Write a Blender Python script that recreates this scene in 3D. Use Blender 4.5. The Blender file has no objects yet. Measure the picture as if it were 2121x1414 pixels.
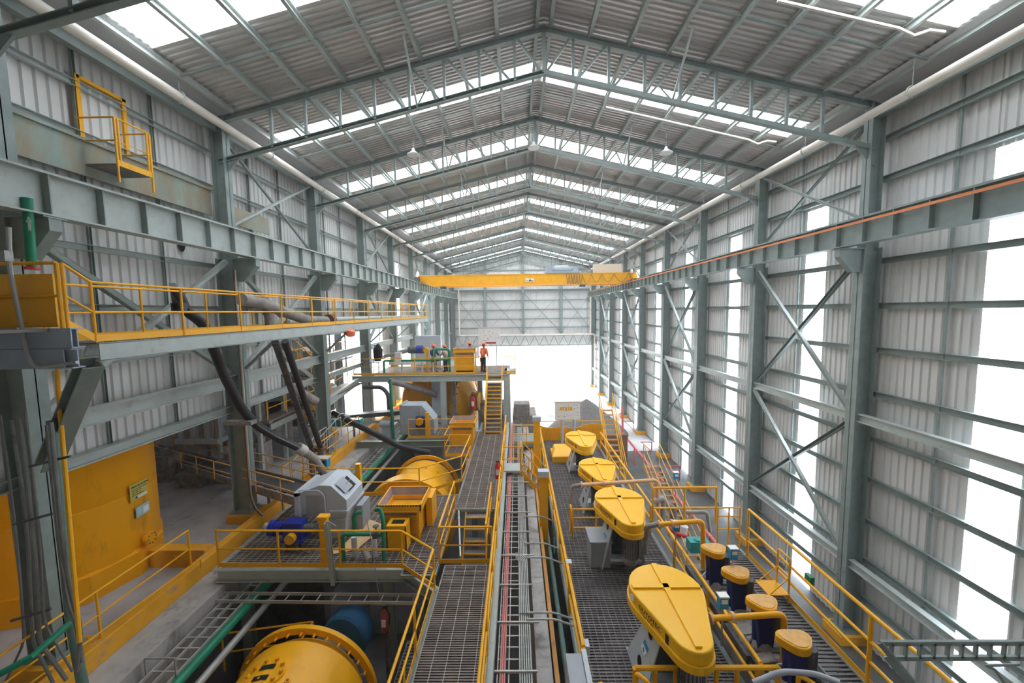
import bpy, math, random
from mathutils import Vector, Matrix
random.seed(7)
PI = math.pi
# ---------------------------------------------------------------- camera (calibrated from the photograph)
W, H, FPX, PITCH, YAW, ROLL, CZ = 2121, 1414, 783.6, .08, -.01308, .01447, 7.6
_cy, _sy, _cp, _sp, _cr, _sr = math.cos(YAW), math.sin(YAW), math.cos(PITCH), math.sin(PITCH), math.cos(ROLL), math.sin(ROLL)
def _ray(a, b, d):
    x = a*_cr+b*_sr; u = -a*_sr+b*_cr
    y = d*_cp+u*_sp; z = -d*_sp+u*_cp
    return Vector((x*_cy+y*_sy, -x*_sy+y*_cy, z))
def U(px, py, X=None, Y=None, Z=None):
    """measured point of the place: the photo's sight line cut with a known plane"""
    v = _ray((px-W/2)/FPX, -(py-H/2)/FPX, 1)
    t = X/v.x if X is not None else Y/v.y if Y is not None else (Z-CZ)/v.z
    q = v*t; q.z += CZ
    return q
S = bpy.context.scene
COL = S.collection
cam = bpy.data.cameras.new('camera'); co = bpy.data.objects.new('camera', cam); COL.objects.link(co)
r_, u_, f_ = _ray(1,0,0), _ray(0,1,0), _ray(0,0,1)
m = Matrix(((r_.x,u_.x,-f_.x,0),(r_.y,u_.y,-f_.y,0),(r_.z,u_.z,-f_.z,CZ),(0,0,0,1)))
co.matrix_world = m
cam.sensor_width = 36; cam.lens = 36*FPX/W; cam.clip_start = .05; cam.clip_end = 400
S.camera = co
# ---------------------------------------------------------------- world, exposure
wd = bpy.data.worlds.new('sky'); S.world = wd; wd.use_nodes = True
wn = wd.node_tree; bg = wn.nodes['Background']
bg.inputs[0].default_value = (.97,.985,1,1); bg.inputs[1].default_value = 5.0
S.view_settings.view_transform = 'Standard'; S.view_settings.look = 'None'
S.view_settings.exposure = 1.38; S.view_settings.gamma = 1; S.view_settings.use_curve_mapping = False
S.cycles.max_bounces = 8; S.cycles.diffuse_bounces = 5; S.cycles.transparent_max_bounces = 12
def portal(loc, rot, sx, sy):
    l = bpy.data.lights.new('daylight_portal', 'AREA'); l.shape = 'RECTANGLE'; l.size = sx; l.size_y = sy
    l.cycles.is_portal = True
    o = bpy.data.objects.new('daylight_portal', l); o.location = loc; o.rotation_euler = rot; COL.objects.link(o)
# ---------------------------------------------------------------- materials
def mat(name, col, rough=.6, metal=0, noise=0, nscale=4, dirt=None, dscale=2.0, damt=0, streak=None, spec=.4):
    M = bpy.data.materials.new(name); M.use_nodes = True; nt = M.node_tree; b = nt.nodes['Principled BSDF']
    b.inputs['Roughness'].default_value = rough; b.inputs['Metallic'].default_value = metal
    b.inputs['Specular IOR Level'].default_value = spec
    b.inputs['Base Color'].default_value = (*col,1)
    if noise or dirt:
        tc = nt.nodes.new('ShaderNodeTexCoord'); mp = nt.nodes.new('ShaderNodeMapping')
        nt.links.new(tc.outputs['Object'], mp.inputs[0])
        if streak: mp.inputs['Scale'].default_value = streak
        n = nt.nodes.new('ShaderNodeTexNoise'); n.inputs['Scale'].default_value = nscale; n.inputs['Detail'].default_value = 5
        nt.links.new(mp.outputs[0], n.inputs['Vector'])
        r = nt.nodes.new('ShaderNodeValToRGB'); nt.links.new(n.outputs['Fac'], r.inputs[0])
        lo = [c*(1-noise) for c in col]; hi = [min(1,c*(1+noise)) for c in col]
        r.color_ramp.elements[0].position = .3; r.color_ramp.elements[1].position = .7
        r.color_ramp.elements[0].color = (*lo,1); r.color_ramp.elements[1].color = (*hi,1)
        out = r.outputs[0]
        if dirt:
            n2 = nt.nodes.new('ShaderNodeTexNoise'); n2.inputs['Scale'].default_value = dscale; n2.inputs['Detail'].default_value = 8
            n2.inputs['Roughness'].default_value = .7
            nt.links.new(mp.outputs[0], n2.inputs['Vector'])
            r2 = nt.nodes.new('ShaderNodeValToRGB'); nt.links.new(n2.outputs['Fac'], r2.inputs[0])
            r2.color_ramp.elements[0].position = .62-damt*.3; r2.color_ramp.elements[1].position = .78-damt*.2
            mx = nt.nodes.new('ShaderNodeMix'); mx.data_type = 'RGBA'
            nt.links.new(r2.outputs[0], mx.inputs['Factor']); nt.links.new(out, mx.inputs['A']); mx.inputs['B'].default_value = (*dirt,1)
            out = mx.outputs['Result']
        nt.links.new(out, b.inputs['Base Color'])
    return M
M = {}
M['steel'] = mat('steel_paint', (.25,.30,.28), .45, 0, .12, 3, (.25,.23,.19), 5, .1)
M['steel_light'] = mat('steel_paint_light', (.43,.475,.45), .45, 0, .08, 3, (.3,.27,.23), 4, .15)
M['steel_grey'] = mat('grey_steel', (.36,.41,.46), .45, 0, .1, 2)
M['clad'] = mat('wall_sheet', (.70,.69,.67), .5, 0, .08, .6, (.5,.47,.42), .7, .0, (1,1,.15))
M['roofsheet'] = mat('roof_sheet', (.56,.54,.52), .35, .35, .18, .5, (.33,.30,.27), .5, .15, (.35,1,1))
M['soffit'] = mat('soffit_sheet', (.55,.55,.56), .6)
M['weather'] = mat('weathered_plate', (.27,.33,.29), .7, 0, .2, 2, (.34,.25,.15), 1.1, .75, (1,1,.35))
M['yellow'] = mat('yellow_paint', (.90,.43,.006), .36, 0, .07, 2.5, (.5,.24,.03), 3, .05)
M['yellow_tank'] = mat('yellow_tank_paint', (.84,.37,.004), .42, 0, .08, .8, (.42,.19,.02), .9, .12, (1,1,.35))
M['yellow_guard'] = mat('yellow_fibreglass', (1.0,.52,.012), .25, 0, .03, 2, (.95,.60,.1), 1.2, .05)
M['yellow_faded'] = mat('dusty_yellow', (.78,.42,.12), .6, 0, .15, 5, (.45,.33,.2), 8, .35)
M['yellow_curb'] = mat('yellow_curb_paint', (.80,.38,.02), .7, 0, .12, 2, (.40,.29,.18), 2, .25)
M['pink_pipe'] = mat('dusty_peach_pipe', (.80,.48,.26), .5, 0, .1, 4)
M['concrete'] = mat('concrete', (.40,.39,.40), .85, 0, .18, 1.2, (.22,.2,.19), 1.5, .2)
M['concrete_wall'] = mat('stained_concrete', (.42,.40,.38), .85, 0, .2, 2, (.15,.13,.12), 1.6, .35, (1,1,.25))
M['ground'] = mat('pale_ground', (.62,.60,.60), .9, 0, .15, .6)
M['rock'] = mat('rock', (.35,.36,.42), .9, 0, .5, .35)
M['gravel'] = mat('gravel', (.17,.16,.15), .95, 0, .4, 9)
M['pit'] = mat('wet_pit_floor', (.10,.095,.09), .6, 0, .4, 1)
M['grate'] = mat('grating_steel', (.21,.175,.155), .6, .2, .25, 2, (.36,.27,.18), 1.0, .2)
M['grate_dark'] = mat('dark_grating', (.16,.15,.15), .55, .2, .25, 2, (.05,.045,.045), .9, .2)
M['pit_wall'] = mat('shade_painted_pit_concrete', (.10,.09,.085), .85, 0, .3, 1.5, (.03,.028,.025), 1.2, .3)  # near-black base paints in the shade under the decks
M['grate_line'] = mat('grating_bearing_bar', (.36,.31,.28), .6, .1, .1)
M['dark'] = mat('black_rubber', (.025,.025,.028), .5)
M['darksteel'] = mat('dark_machinery', (.09,.09,.095), .55, .2, .3, 4, (.25,.22,.19), 5, .3)
M['dusty'] = mat('dusty_machinery', (.30,.27,.25), .75, 0, .25, 4, (.12,.11,.1), 3, .3)
M['greenpipe'] = mat('green_pipe_paint', (.012,.22,.12), .4, 0, .1, 4)
M['green_grey'] = mat('green_grey_pipe', (.13,.22,.19), .5, 0, .1, 4)
M['teal'] = mat('teal_machine_paint', (.05,.33,.32), .45, 0, .1, 4)
M['conduit'] = mat('galvanised_conduit', (.40,.40,.38), .45, .3, .12, 4, (.27,.24,.2), 5, .15)
M['conduit_shaded'] = mat('shade_darkened_conduit', (.19,.19,.18), .55, .2, .15, 4, (.12,.1,.08), 5, .2)  # galvanised conduit grey, darkened to paint in the corner's shade
M['tray'] = mat('galvanised_tray', (.52,.50,.46), .5, .2, .1, 4)
M['pvc'] = mat('cream_pipe', (.78,.72,.64), .5, 0, .08, 1.5, (.55,.48,.4), 1.2, .1)
M['white'] = mat('white_paint', (.82,.82,.80), .5, 0, .04, 3)
M['lightgrey'] = mat('light_grey_paint', (.52,.56,.60), .4, 0, .06, 3)
M['midgrey'] = mat('mid_grey_paint', (.36,.38,.41), .45, 0, .08, 3)
M['blue'] = mat('blue_motor_paint', (.015,.03,.30), .35, 0, .1, 4)
M['navy'] = mat('navy_paint', (.012,.018,.11), .45)
M['lightblue'] = mat('light_blue_paint', (.02,.28,.62), .4)
M['trunnion_blue'] = mat('trunnion_blue', (.03,.14,.30), .5)
M['red'] = mat('red_paint', (.62,.03,.03), .35)
M['pinkred'] = mat('faded_red_paint', (.75,.16,.15), .5)
M['redcable'] = mat('pink_cable', (.62,.24,.22), .6)
M['copper'] = mat('orange_conductor', (.75,.26,.10), .5)
M['rust'] = mat('rust_brown', (.20,.09,.05), .8, 0, .3, 5)
M['liner'] = mat('dusty_hopper_liner', (.36,.26,.25), .8, 0, .25, 2, (.55,.50,.47), 1.5, .3)
M['wood'] = mat('orange_beam_paint', (.50,.24,.07), .7, 0, .2, 3)
M['black'] = mat('black', (.008,.008,.008), .6)
M['orange'] = mat('orange_workwear', (.90,.16,.04), .7)
M['navycloth'] = mat('navy_workwear', (.02,.035,.08), .8)
M['palecloth'] = mat('pale_workwear', (.60,.42,.38), .8)
M['helmet'] = mat('orange_helmet', (.90,.20,.10), .35)
M['skin'] = mat('skin', (.35,.19,.12), .6)
M['cream'] = mat('cream_cabinet', (.66,.58,.46), .6)
M['signyellow'] = mat('caution_sign_face', (.62,.52,.12), .5)
M['signblue'] = mat('blue_sign_face', (.35,.55,.60), .5)
M['signblack'] = mat('sign_black', (.02,.02,.02), .5)
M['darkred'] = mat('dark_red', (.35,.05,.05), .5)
M['plywood'] = mat('plywood', (.62,.42,.22), .7, 0, .12, 2)
def panelmat():
    m = bpy.data.materials.new('translucent_sheet'); m.use_nodes = True; nt = m.node_tree; nt.nodes.clear()
    o = nt.nodes.new('ShaderNodeOutputMaterial'); a = nt.nodes.new('ShaderNodeBsdfTransparent'); b = nt.nodes.new('ShaderNodeBsdfTranslucent')
    a.inputs[0].default_value = (.9,.95,1,1); b.inputs[0].default_value = (.85,.9,.95,1)
    x = nt.nodes.new('ShaderNodeMixShader'); x.inputs[0].default_value = .3
    nt.links.new(a.outputs[0], x.inputs[1]); nt.links.new(b.outputs[0], x.inputs[2]); nt.links.new(x.outputs[0], o.inputs[0])
    return m
M['panel'] = panelmat()
# ---------------------------------------------------------------- mesh builder
class MB:
    def __init__(s): s.v = []; s.f = []
    def add(s, vs, fs):
        n = len(s.v); s.v += [tuple(v) for v in vs]; s.f += [tuple(i+n for i in f) for f in fs]; return s
    def box(s, x0, y0, z0, x1, y1, z1):
        if x0 > x1: x0, x1 = x1, x0
        if y0 > y1: y0, y1 = y1, y0
        if z0 > z1: z0, z1 = z1, z0
        return s.add([(x0,y0,z0),(x1,y0,z0),(x1,y1,z0),(x0,y1,z0),(x0,y0,z1),(x1,y0,z1),(x1,y1,z1),(x0,y1,z1)],
            [(3,2,1,0),(4,5,6,7),(0,1,5,4),(1,2,6,5),(2,3,7,6),(3,0,4,7)])
    def frame(s, p, q, up=(0,0,1)):
        p, q = Vector(p), Vector(q); d = (q-p).normalized(); up = Vector(up)
        if abs(d.dot(up)) > .98: up = Vector((0,1,0)) if abs(d.y) < .9 else Vector((1,0,0))
        a = d.cross(up).normalized(); b = a.cross(d).normalized()
        return p, q, a, b
    def bar(s, p, q, w, h=None, up=(0,0,1)):
        h = h or w; p, q, a, b = s.frame(p, q, up)
        vs = []
        for o in (p, q):
            for i, j in ((-1,-1),(1,-1),(1,1),(-1,1)): vs.append(o+a*(i*w/2)+b*(j*h/2))
        return s.add(vs, [(0,1,2,3),(7,6,5,4),(0,4,5,1),(1,5,6,2),(2,6,7,3),(3,7,4,0)])
    def ibeam(s, p, q, w, h, t=.025, up=(0,0,1)):
        p, q, a, b = s.frame(p, q, up)
        s.bar(p+b*(h/2-t/2), q+b*(h/2-t/2), w, t, b); s.bar(p-b*(h/2-t/2), q-b*(h/2-t/2), w, t, b)
        s.bar(p, q, t, h-t, b); return s
    def chan(s, p, q, w, h, t=.015, up=(0,0,1), side=1):
        p, q, a, b = s.frame(p, q, up)
        s.bar(p+b*(h/2-t/2), q+b*(h/2-t/2), w, t, b); s.bar(p-b*(h/2-t/2), q-b*(h/2-t/2), w, t, b)
        o = a*(side*(w/2-t/2)); s.bar(p+o, q+o, t, h-t, b); return s
    def tube(s, pts, r, n=10, cap=True, closed=False, smooth=0):
        pts = [Vector(p) for p in pts]
        if smooth:
            out = [pts[0]]
            for i in range(1, len(pts)-1):
                a, b, c = pts[i-1], pts[i], pts[i+1]
                l = min(smooth, (a-b).length*.49, (c-b).length*.49)
                p0 = b+(a-b).normalized()*l; p1 = b+(c-b).normalized()*l
                for k in range(6):
                    t = k/5; out.append(p0*(1-t)**2+b*2*t*(1-t)+p1*t*t)
            out.append(pts[-1]); pts = out
        rings = []; prev = None; N = len(pts)
        for i, p in enumerate(pts):
            d = (pts[(i+1) % N]-pts[i-1]) if closed else (pts[min(i+1,N-1)]-pts[max(i-1,0)])
            d.normalize()
            if prev is None:
                u = Vector((0,0,1)) if abs(d.z) < .9 else Vector((1,0,0)); a = d.cross(u).normalized()
            else:
                a = (prev-d*prev.dot(d)).normalized()
            prev = a; b = d.cross(a)
            rr = r[i] if isinstance(r, (list,tuple)) else r
            rings.append([p+a*(math.cos(2*PI*k/n)*rr)+b*(math.sin(2*PI*k/n)*rr) for k in range(n)])
        vs = [v for R in rings for v in R]; fs = []
        for i in range(N if closed else N-1):
            j = (i+1) % N
            for k in range(n):
                k2 = (k+1) % n; fs.append((i*n+k, i*n+k2, j*n+k2, j*n+k))
        if cap and not closed: fs += [tuple(range(n-1,-1,-1)), tuple((N-1)*n+k for k in range(n))]
        return s.add(vs, fs)
    def cyl(s, p, q, r, r2=None, n=20):
        return s.tube([p, q], [r, r if r2 is None else r2], n)
    def lathe(s, o, ax, prof, n=32, cap=True):
        """prof: (distance along ax, radius)"""
        o = Vector(o); ax = Vector(ax).normalized(); u = Vector((0,0,1)) if abs(ax.z) < .9 else Vector((1,0,0))
        a = ax.cross(u).normalized(); b = ax.cross(a)
        vs = []; fs = []
        for d, r in prof:
            for k in range(n): vs.append(o+ax*d+a*(math.cos(2*PI*k/n)*r)+b*(math.sin(2*PI*k/n)*r))
        for i in range(len(prof)-1):
            for k in range(n):
                k2 = (k+1) % n; fs.append((i*n+k, (i+1)*n+k, (i+1)*n+k2, i*n+k2))
        if cap: fs += [tuple(range(n)), tuple((len(prof)-1)*n+k for k in range(n-1,-1,-1))]
        return s.add(vs, fs)
    def prism(s, pts, off):
        """polygon (3d points) extruded by off"""
        pts = [Vector(p) for p in pts]; off = Vector(off); n = len(pts)
        return s.add(pts+[p+off for p in pts], [tuple(range(n)), tuple(range(2*n-1,n-1,-1))]+[(i,i+n,(i+1)%n+n,(i+1)%n) for i in range(n)])
    def build(s, name, material, parent=None, smooth=False, bevel=0):
        me = bpy.data.meshes.new(name); o = bpy.data.objects.new(name, me); COL.objects.link(o)
        off = Vector((0,0,0))
        if parent:
            q = parent
            while q: off += q.location; q = q.parent
        me.from_pydata([(v[0]-off.x, v[1]-off.y, v[2]-off.z) for v in s.v], [], s.f)
        me.materials.append(M[material] if isinstance(material, str) else material)
        import bmesh
        b = bmesh.new(); b.from_mesh(me); bmesh.ops.recalc_face_normals(b, faces=b.faces)
        if smooth:
            for f in b.faces: f.smooth = True
            for e in b.edges:
                if len(e.link_faces) == 2 and e.calc_face_angle(0) > .6: e.smooth = False
        b.to_mesh(me); b.free()
        if parent: o.parent = parent
        if bevel:
            md = o.modifiers.new('bevel', 'BEVEL'); md.width = bevel; md.segments = 3; md.limit_method = 'ANGLE'
            md.angle_limit = .6
        return o
def tag(o, label=None, cat=None, group=None, kind=None):
    if label: o['label'] = label
    if cat: o['category'] = cat
    if group: o['group'] = group
    if kind: o['kind'] = kind
    return o
def thing(name, label, cat, loc=(0,0,0), group=None):
    o = bpy.data.objects.new(name, None); COL.objects.link(o); o.location = loc; o.empty_display_size = .2
    return tag(o, label, cat, group)
def struct(name, mb, m, **k):
    o = mb.build(name, m, **k); o['kind'] = 'structure'; return o
def one(name, mb, m, label, cat, group=None, kind=None, **k):
    return tag(mb.build(name, m, **k), label, cat, group, kind)
def dup(root, loc, label=None, group=None):
    def cp(o, par):
        c = o.copy(); COL.objects.link(c); c.parent = par
        for ch in o.children: cp(ch, c)
        return c
    r = cp(root, None); r.location = loc
    if label: r['label'] = label
    if group: r['group'] = group
    return r
def text(body, parent, origin, xdir, ydir, size, m, name='lettering', extrude=.002):
    cu = bpy.data.curves.new(name, 'FONT'); cu.body = body; cu.size = size; cu.extrude = extrude; cu.resolution_u = 2
    t = bpy.data.objects.new('tmp', cu); COL.objects.link(t)
    dg = bpy.context.evaluated_depsgraph_get(); me = bpy.data.meshes.new_from_object(t.evaluated_get(dg))
    bpy.data.objects.remove(t)
    x = Vector(xdir).normalized(); y = Vector(ydir).normalized(); z = x.cross(y)
    o = Vector(origin)
    b = MB(); b.add([o+x*v.co.x+y*v.co.y+z*v.co.z for v in me.vertices], [tuple(p.vertices) for p in me.polygons])
    return b.build(name, m, parent)
ORD = ['nearest','second','third','fourth','fifth','sixth','seventh','eighth','ninth','tenth','eleventh','twelfth']
NUM = ['first','second','third','fourth','fifth','sixth','seventh','eighth','ninth','tenth','eleventh','twelfth']
# ================================================================ BUILDING SHELL
XL, XR, RX = -10.95, 12.9, 1.05          # wall planes, ridge
Y0, Y1 = -3.0, 62.0
ZF, ZP = -.1, -5.0                        # upper floor, pit floor
CY = [7.7+6*k for k in range(10)]
WY = [10.1, 16.65, 22.65, 28.65, 34.65, 40.65, 46.65, 52.65, 58.65]   # wall light strips
SY = [10.1, 16.4, 22.5, 28.5, 34.5, 40.5, 46.5, 52.5, 58.5]           # roof light strips
def roofz(x): return 17.42-.24*abs(x-RX)
def ribs(a, b, pitch=.25, dep=.045):
    """trapezoid ribs along one axis: list of (t, offset)"""
    out = [(a,0)]; t = a
    while t < b-1e-6:
        for f, o in ((.3,0),(.42,dep),(.88,dep),(1,0)):
            u = t+pitch*f
            if u >= b: break
            out.append((u,o))
        t += pitch
    out.append((b,0)); return out
def wallsheet(x, ya, yb, za, zb, sgn):
    b = MB(); R = ribs(ya, yb)
    vs = []
    for t, o in R: vs += [(x+sgn*o, t, za), (x+sgn*o, t, zb)]
    return b.add(vs, [(2*i,2*i+1,2*i+3,2*i+2) for i in range(len(R)-1)])
def merge(lst):
    b = MB()
    for m_ in lst: b.add(m_.v, m_.f)
    return b
# right wall: sheets broken by full-height translucent strips
zt = 14.6; L = []; y = Y0
for c in WY:
    L.append(wallsheet(XR, y, c-.56, ZP, zt, 1)); L.append(wallsheet(XR, c-.56, c+.56, 11.75, zt, 1))
    y = c+.56
L.append(wallsheet(XR, y, Y1, ZP, zt, 1))
struct('wall_right', merge(L), 'clad')
for i, c in enumerate(WY):
    if i == 0:
        pass
    b = MB(); b.box(XR+.01, c-.56, ZP, XR+.014, c+.56, 11.75); struct('window_%d' % (i+1), b, 'panel')
    portal((XR+.1, c, 3.4), (0, PI/2, 0), 16.7, 1.12)
# left wall: sheets above the open lower part
LW = [35.0, 42.4]
L = [wallsheet(XL, Y0, 17.2, 4.15, zt, -1), wallsheet(XL, 17.2, 30.6, 6.9, zt, -1)]; y = 30.6
for c in LW:
    L.append(wallsheet(XL, y, c-.5, 4.15, zt, -1)); L.append(wallsheet(XL, c-.5, c+.5, 12.2, zt, -1)); y = c+.5
L.append(wallsheet(XL, y, Y1, 4.15, zt, -1))
L.append(wallsheet(XL, 45, Y1, ZF, 4.15, -1)); L.append(wallsheet(XL, Y0, 6.5, ZF, 4.15, -1))
wl = struct('wall_left', merge(L), 'clad')
hole = MB(); hc = U(376, 510, X=XL+.052)
hole.prism([(hc.x, hc.y+.14*math.cos(a)*(1+.12*math.sin(3*a)), hc.z+.17*math.sin(a)) for a in [k*PI/9 for k in range(18)]], (.004,0,0))
hole.build('torn_hole', 'black', wl)
for i, c in enumerate(LW):
    b = MB(); b.box(XL-.014, c-.5, 4.2, XL-.01, c+.5, 12.2); struct('window_%d' % (20+i), b, 'panel')
    portal((XL-.1, c, 8.2), (0, -PI/2, 0), 8, 1.0)
portal((XL-.1, 26, 2), (0, -PI/2, 0), 4.1, 38)
portal((XL-.1, 24, 5.5), (0, -PI/2, 0), 2.8, 13.4)
# roof: ribs run down the slope
def roofsheet(ya, yb, side, x0=None, x1=None):
    b = MB(); vs = []; R = ribs(ya, yb, .2, .04)
    xa = RX if x0 is None else x0; xb = (XL-.5 if side < 0 else XR+.5) if x1 is None else x1
    for t, o in R: vs += [(xa, t, roofz(xa)+o), (xb, t, roofz(xb)+o)]
    return b.add(vs, [(2*i,2*i+1,2*i+3,2*i+2) for i in range(len(R)-1)])
SH = .62
for side in (-1, 1):
    L = []; y = Y0
    xe = -9.75 if side < 0 else 11.7; xi = RX+side*.15
    for c in SY:
        L.append(roofsheet(y, c-SH, side)); y = c+SH
        L.append(roofsheet(c-SH, c+SH, side, RX, xi)); L.append(roofsheet(c-SH, c+SH, side, xe, None))
    L.append(roofsheet(y, Y1, side))
    struct('ceiling', merge(L), 'roofsheet')
k = 30
for i, c in enumerate(SY):
    for side in (-1, 1):
        xe = -9.75 if side < 0 else 11.7; xi = RX+side*.15
        b = MB(); z = .012
        b.add([(xi,c-SH,roofz(xi)+z),(xe,c-SH,roofz(xe)+z),(xe,c+SH,roofz(xe)+z),(xi,c+SH,roofz(xi)+z)], [(0,1,2,3)])
        struct('window_%d' % k, b, 'panel'); k += 1
        xm = (xe+xi)/2; portal((xm, c, roofz(xm)+.12), (0, side*math.atan(.24), 0), abs(xe-xi)*1.03, 2*SH)
# end wall with the big door, back wall
def gable(y, x0, x1, za):
    b = MB(); R = ribs(x0, x1, .25, .045); vs = []
    for t, o in R: vs += [(t, y+o, za), (t, y+o, max(za+.01, roofz(t)-.02))]
    return b.add(vs, [(2*i,2*i+1,2*i+3,2*i+2) for i in range(len(R)-1)])
struct('wall_back', merge([gable(Y1, XL, XR, 1.95), ]), 'clad')
b = MB(); R = ribs(XL, -6.2, .25, .045); vs = []
for t, o in R: vs += [(t, Y1+o, ZF), (t, Y1+o, 1.96)]
struct('wall_far', b.add(vs, [(2*i,2*i+1,2*i+3,2*i+2) for i in range(len(R)-1)]), 'clad')
struct('wall_near', gable(Y0, XL, XR, ZP), 'clad')
portal((3.3, Y1+.2, -1.5), (-PI/2, 0, 0), 19, 7)
# floors
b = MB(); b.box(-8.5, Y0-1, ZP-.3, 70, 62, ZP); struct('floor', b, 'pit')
b = MB(); b.box(-9.62, Y0, ZF-.4, -45, 62, ZF); struct('floor', b, 'concrete')
b = MB(); b.box(-60, 62, ZP-.35, 70, 130, ZP-.05); struct('ground', b, 'ground')
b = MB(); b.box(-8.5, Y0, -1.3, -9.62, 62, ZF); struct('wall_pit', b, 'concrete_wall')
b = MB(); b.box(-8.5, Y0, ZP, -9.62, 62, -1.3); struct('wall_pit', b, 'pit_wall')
b = MB(); b.box(-8.5, 11.9, ZP, -6.6, 12.3, -.5); struct('wall_pit', b, 'pit_wall')  # cross wall added as a dark stand-in for the void under the deck
b = MB(); b.box(-3.5, 33, ZP, 12.8, 61.9, ZP+.02); struct('ground', b, 'ground')
# curb
b = MB(); b.box(-9.62, Y0, ZF, -9.35, 45, .38)
struct('trim_1', b, 'yellow_curb', bevel=.02)
# gutter soffit strips under the eaves
for i, (xa, xb) in enumerate(((-9.75, XL), (11.7, XR))):
    b = MB(); b.add([(xa,Y0,roofz(xa)-.05),(xb,Y0,roofz(xb)-.05),(xb,Y1,roofz(xb)-.05),(xa,Y1,roofz(xa)-.05)], [(0,1,2,3)])
    b.add([(xa,Y0,roofz(xa)-.06),(xb,Y0,roofz(xb)-.06),(xb,Y1,roofz(xb)-.06),(xa,Y1,roofz(xa)-.06)], [(0,1,2,3)])
    struct('trim_%d' % (i+2), b, 'soffit')
# ================================================================ STEEL FRAME
def column(side, k):
    y = CY[k]; s = -1 if side == 'left' else 1
    xi = -10.07 if s < 0 else 12.12; xo = xi+s*.62; zb = .25 if s < 0 else -4.6; f = .40; t = .03
    zc = 9.62
    t_ = thing('column', '%s steel column along the %s wall, counted from the camera' % (ORD[k], side), 'column', (xi+s*.3, y, zb),
               'columns along the %s wall' % side)
    b = MB()
    for x in (xi, xo-s*t): b.box(x, y-f/2, zb, x+s*t, y+f/2, zc)
    b.box(xi, y-.012, zb, xo, y+.012, zc); b.build('shaft', 'steel', t_)
    b = MB(); xu = xi+s*.06; xv = xu+s*.45
    for x in (xu, xv-s*t): b.box(x, y-.17, zc, x+s*t, y+.17, 14.5)
    b.box(xu, y-.012, zc, xv, y+.012, 14.5); b.build('upper_shaft', 'steel', t_)
    b = MB(); x2 = xi-s*.78
    b.prism([(xi,y-.11,zc),(x2,y-.11,zc),(x2,y-.11,zc-.28),(xi-s*.3,y-.11,zc-.82),(xi,y-.11,zc-.82)], (0,.22,0))
    b.box(x2-s*.02, y-.2, zc-.03, xi, y+.2, zc); b.build('crane_bracket', 'steel', t_)
    b = MB(); b.box(xi-s*.1, y-.32, zb-.04, xo+s*.1, y+.32, zb)
    for dx in (.0, .55):
        for dy in (-.26, .26): b.cyl((xi+s*dx, y+dy, zb), (xi+s*dx, y+dy, zb+.09), .03, n=6)
    b.build('base_plate', 'steel', t_)
    zf = ZF if s < 0 else ZP
    b = MB(); b.box(xi-s*.22, y-.45, zf, xo+s*.12, y+.45, zb-.04); tag(b.build('pedestal', 'yellow_curb', t_, bevel=.02), 'yellow painted concrete footing')
    # splice bolts
    if s > 0 and k < 4:
        b = MB()
        for i in range(9):
            for dy in (-.12, .12): b.cyl((xi, y+dy, -2.9+i*.13), (xi-.025, y+dy, -2.9+i*.13), .022, n=6)
        b.build('splice_bolts', 'steel', t_)
    return t_
for k in range(10):
    column('left', k); column('right', k)
# trusses
def chordz(x): return 17.12-.24*abs(x-RX)
def lowz(x): return 15.74-.24*abs(x-RX)
def truss():
    t_ = thing('roof_truss', 'x', 'roof truss', (RX, 0, 0), 'roof trusses')
    for s, xe in ((-1, -10.55), (1, 12.6)):
        b = MB(); b.ibeam((RX,0,chordz(RX)), (xe,0,chordz(xe)), .18, .2, .03); b.build('top_chord', 'steel', t_)
        xl = xe-s*.15
        b = MB(); b.chan((RX,0,lowz(RX)), (xl,0,lowz(xl)), .16, .16, .025); b.build('bottom_chord', 'steel', t_)
        # knee gusset at the column
        b = MB(); b.prism([(xl,-.03,lowz(xl)-.06),(xl-s*.75,-.03,lowz(xl-s*.75)-.05),(xl,-.03,lowz(xl)-.62)], (0,.06,0)); b.build('gusset', 'steel', t_)
        px = [RX+s*(1.22*i+1.0) for i in range(8)]
        for i, x in enumerate(px):
            b = MB(); b.bar((x,0,lowz(x)), (x,0,chordz(x)), .09, .09); b.build('vertical_strut', 'steel', t_)
            xin = RX+s*.05 if i == 0 else px[i-1]+s*.12
            b = MB(); b.bar((x-s*.1,0,chordz(x-s*.1)-.05), (xin+s*.05,0,lowz(xin)+.05), .07, .07); b.build('diagonal_strut', 'steel', t_)
        x = px[-1]
        b = MB(); b.bar((xe,0,chordz(xe)), (x,0,lowz(x)), .06, .06)
    b = MB(); b.bar((RX,0,lowz(RX)), (RX,0,chordz(RX)+.12), .13, .13); b.build('king_post', 'steel', t_)
    return t_
T0 = truss(); T0.location.y = CY[0]; T0['label'] = 'nearest steel roof truss, above the camera, counted from the camera'
for k in range(1, 9):
    dup(T0, (RX, CY[k], 0), '%s steel roof truss counted from the camera' % ORD[k])
dup(T0, (RX, CY[9]-.25, 0), 'farthest steel roof truss, against the far gable wall')
# purlins
for s in (-1, 1):
    for i in range(9):
        x = RX+s*(.22+1.33*i); z = roofz(x)-.13
        b = MB(); b.chan((x,Y0,z), (x,Y1-.05,z), .09, .2, .015, side=s)
        b.bar((x+s*.06, Y0, z-.09), (x+s*.06, Y1-.05, z-.09), .03, .02)
        one('purlin', b, 'steel_light' if i else 'steel', '%s roof purlin down the %s slope from the ridge' % (NUM[i], 'left' if s < 0 else 'right'), 'purlin',
            'roof purlins')
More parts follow.
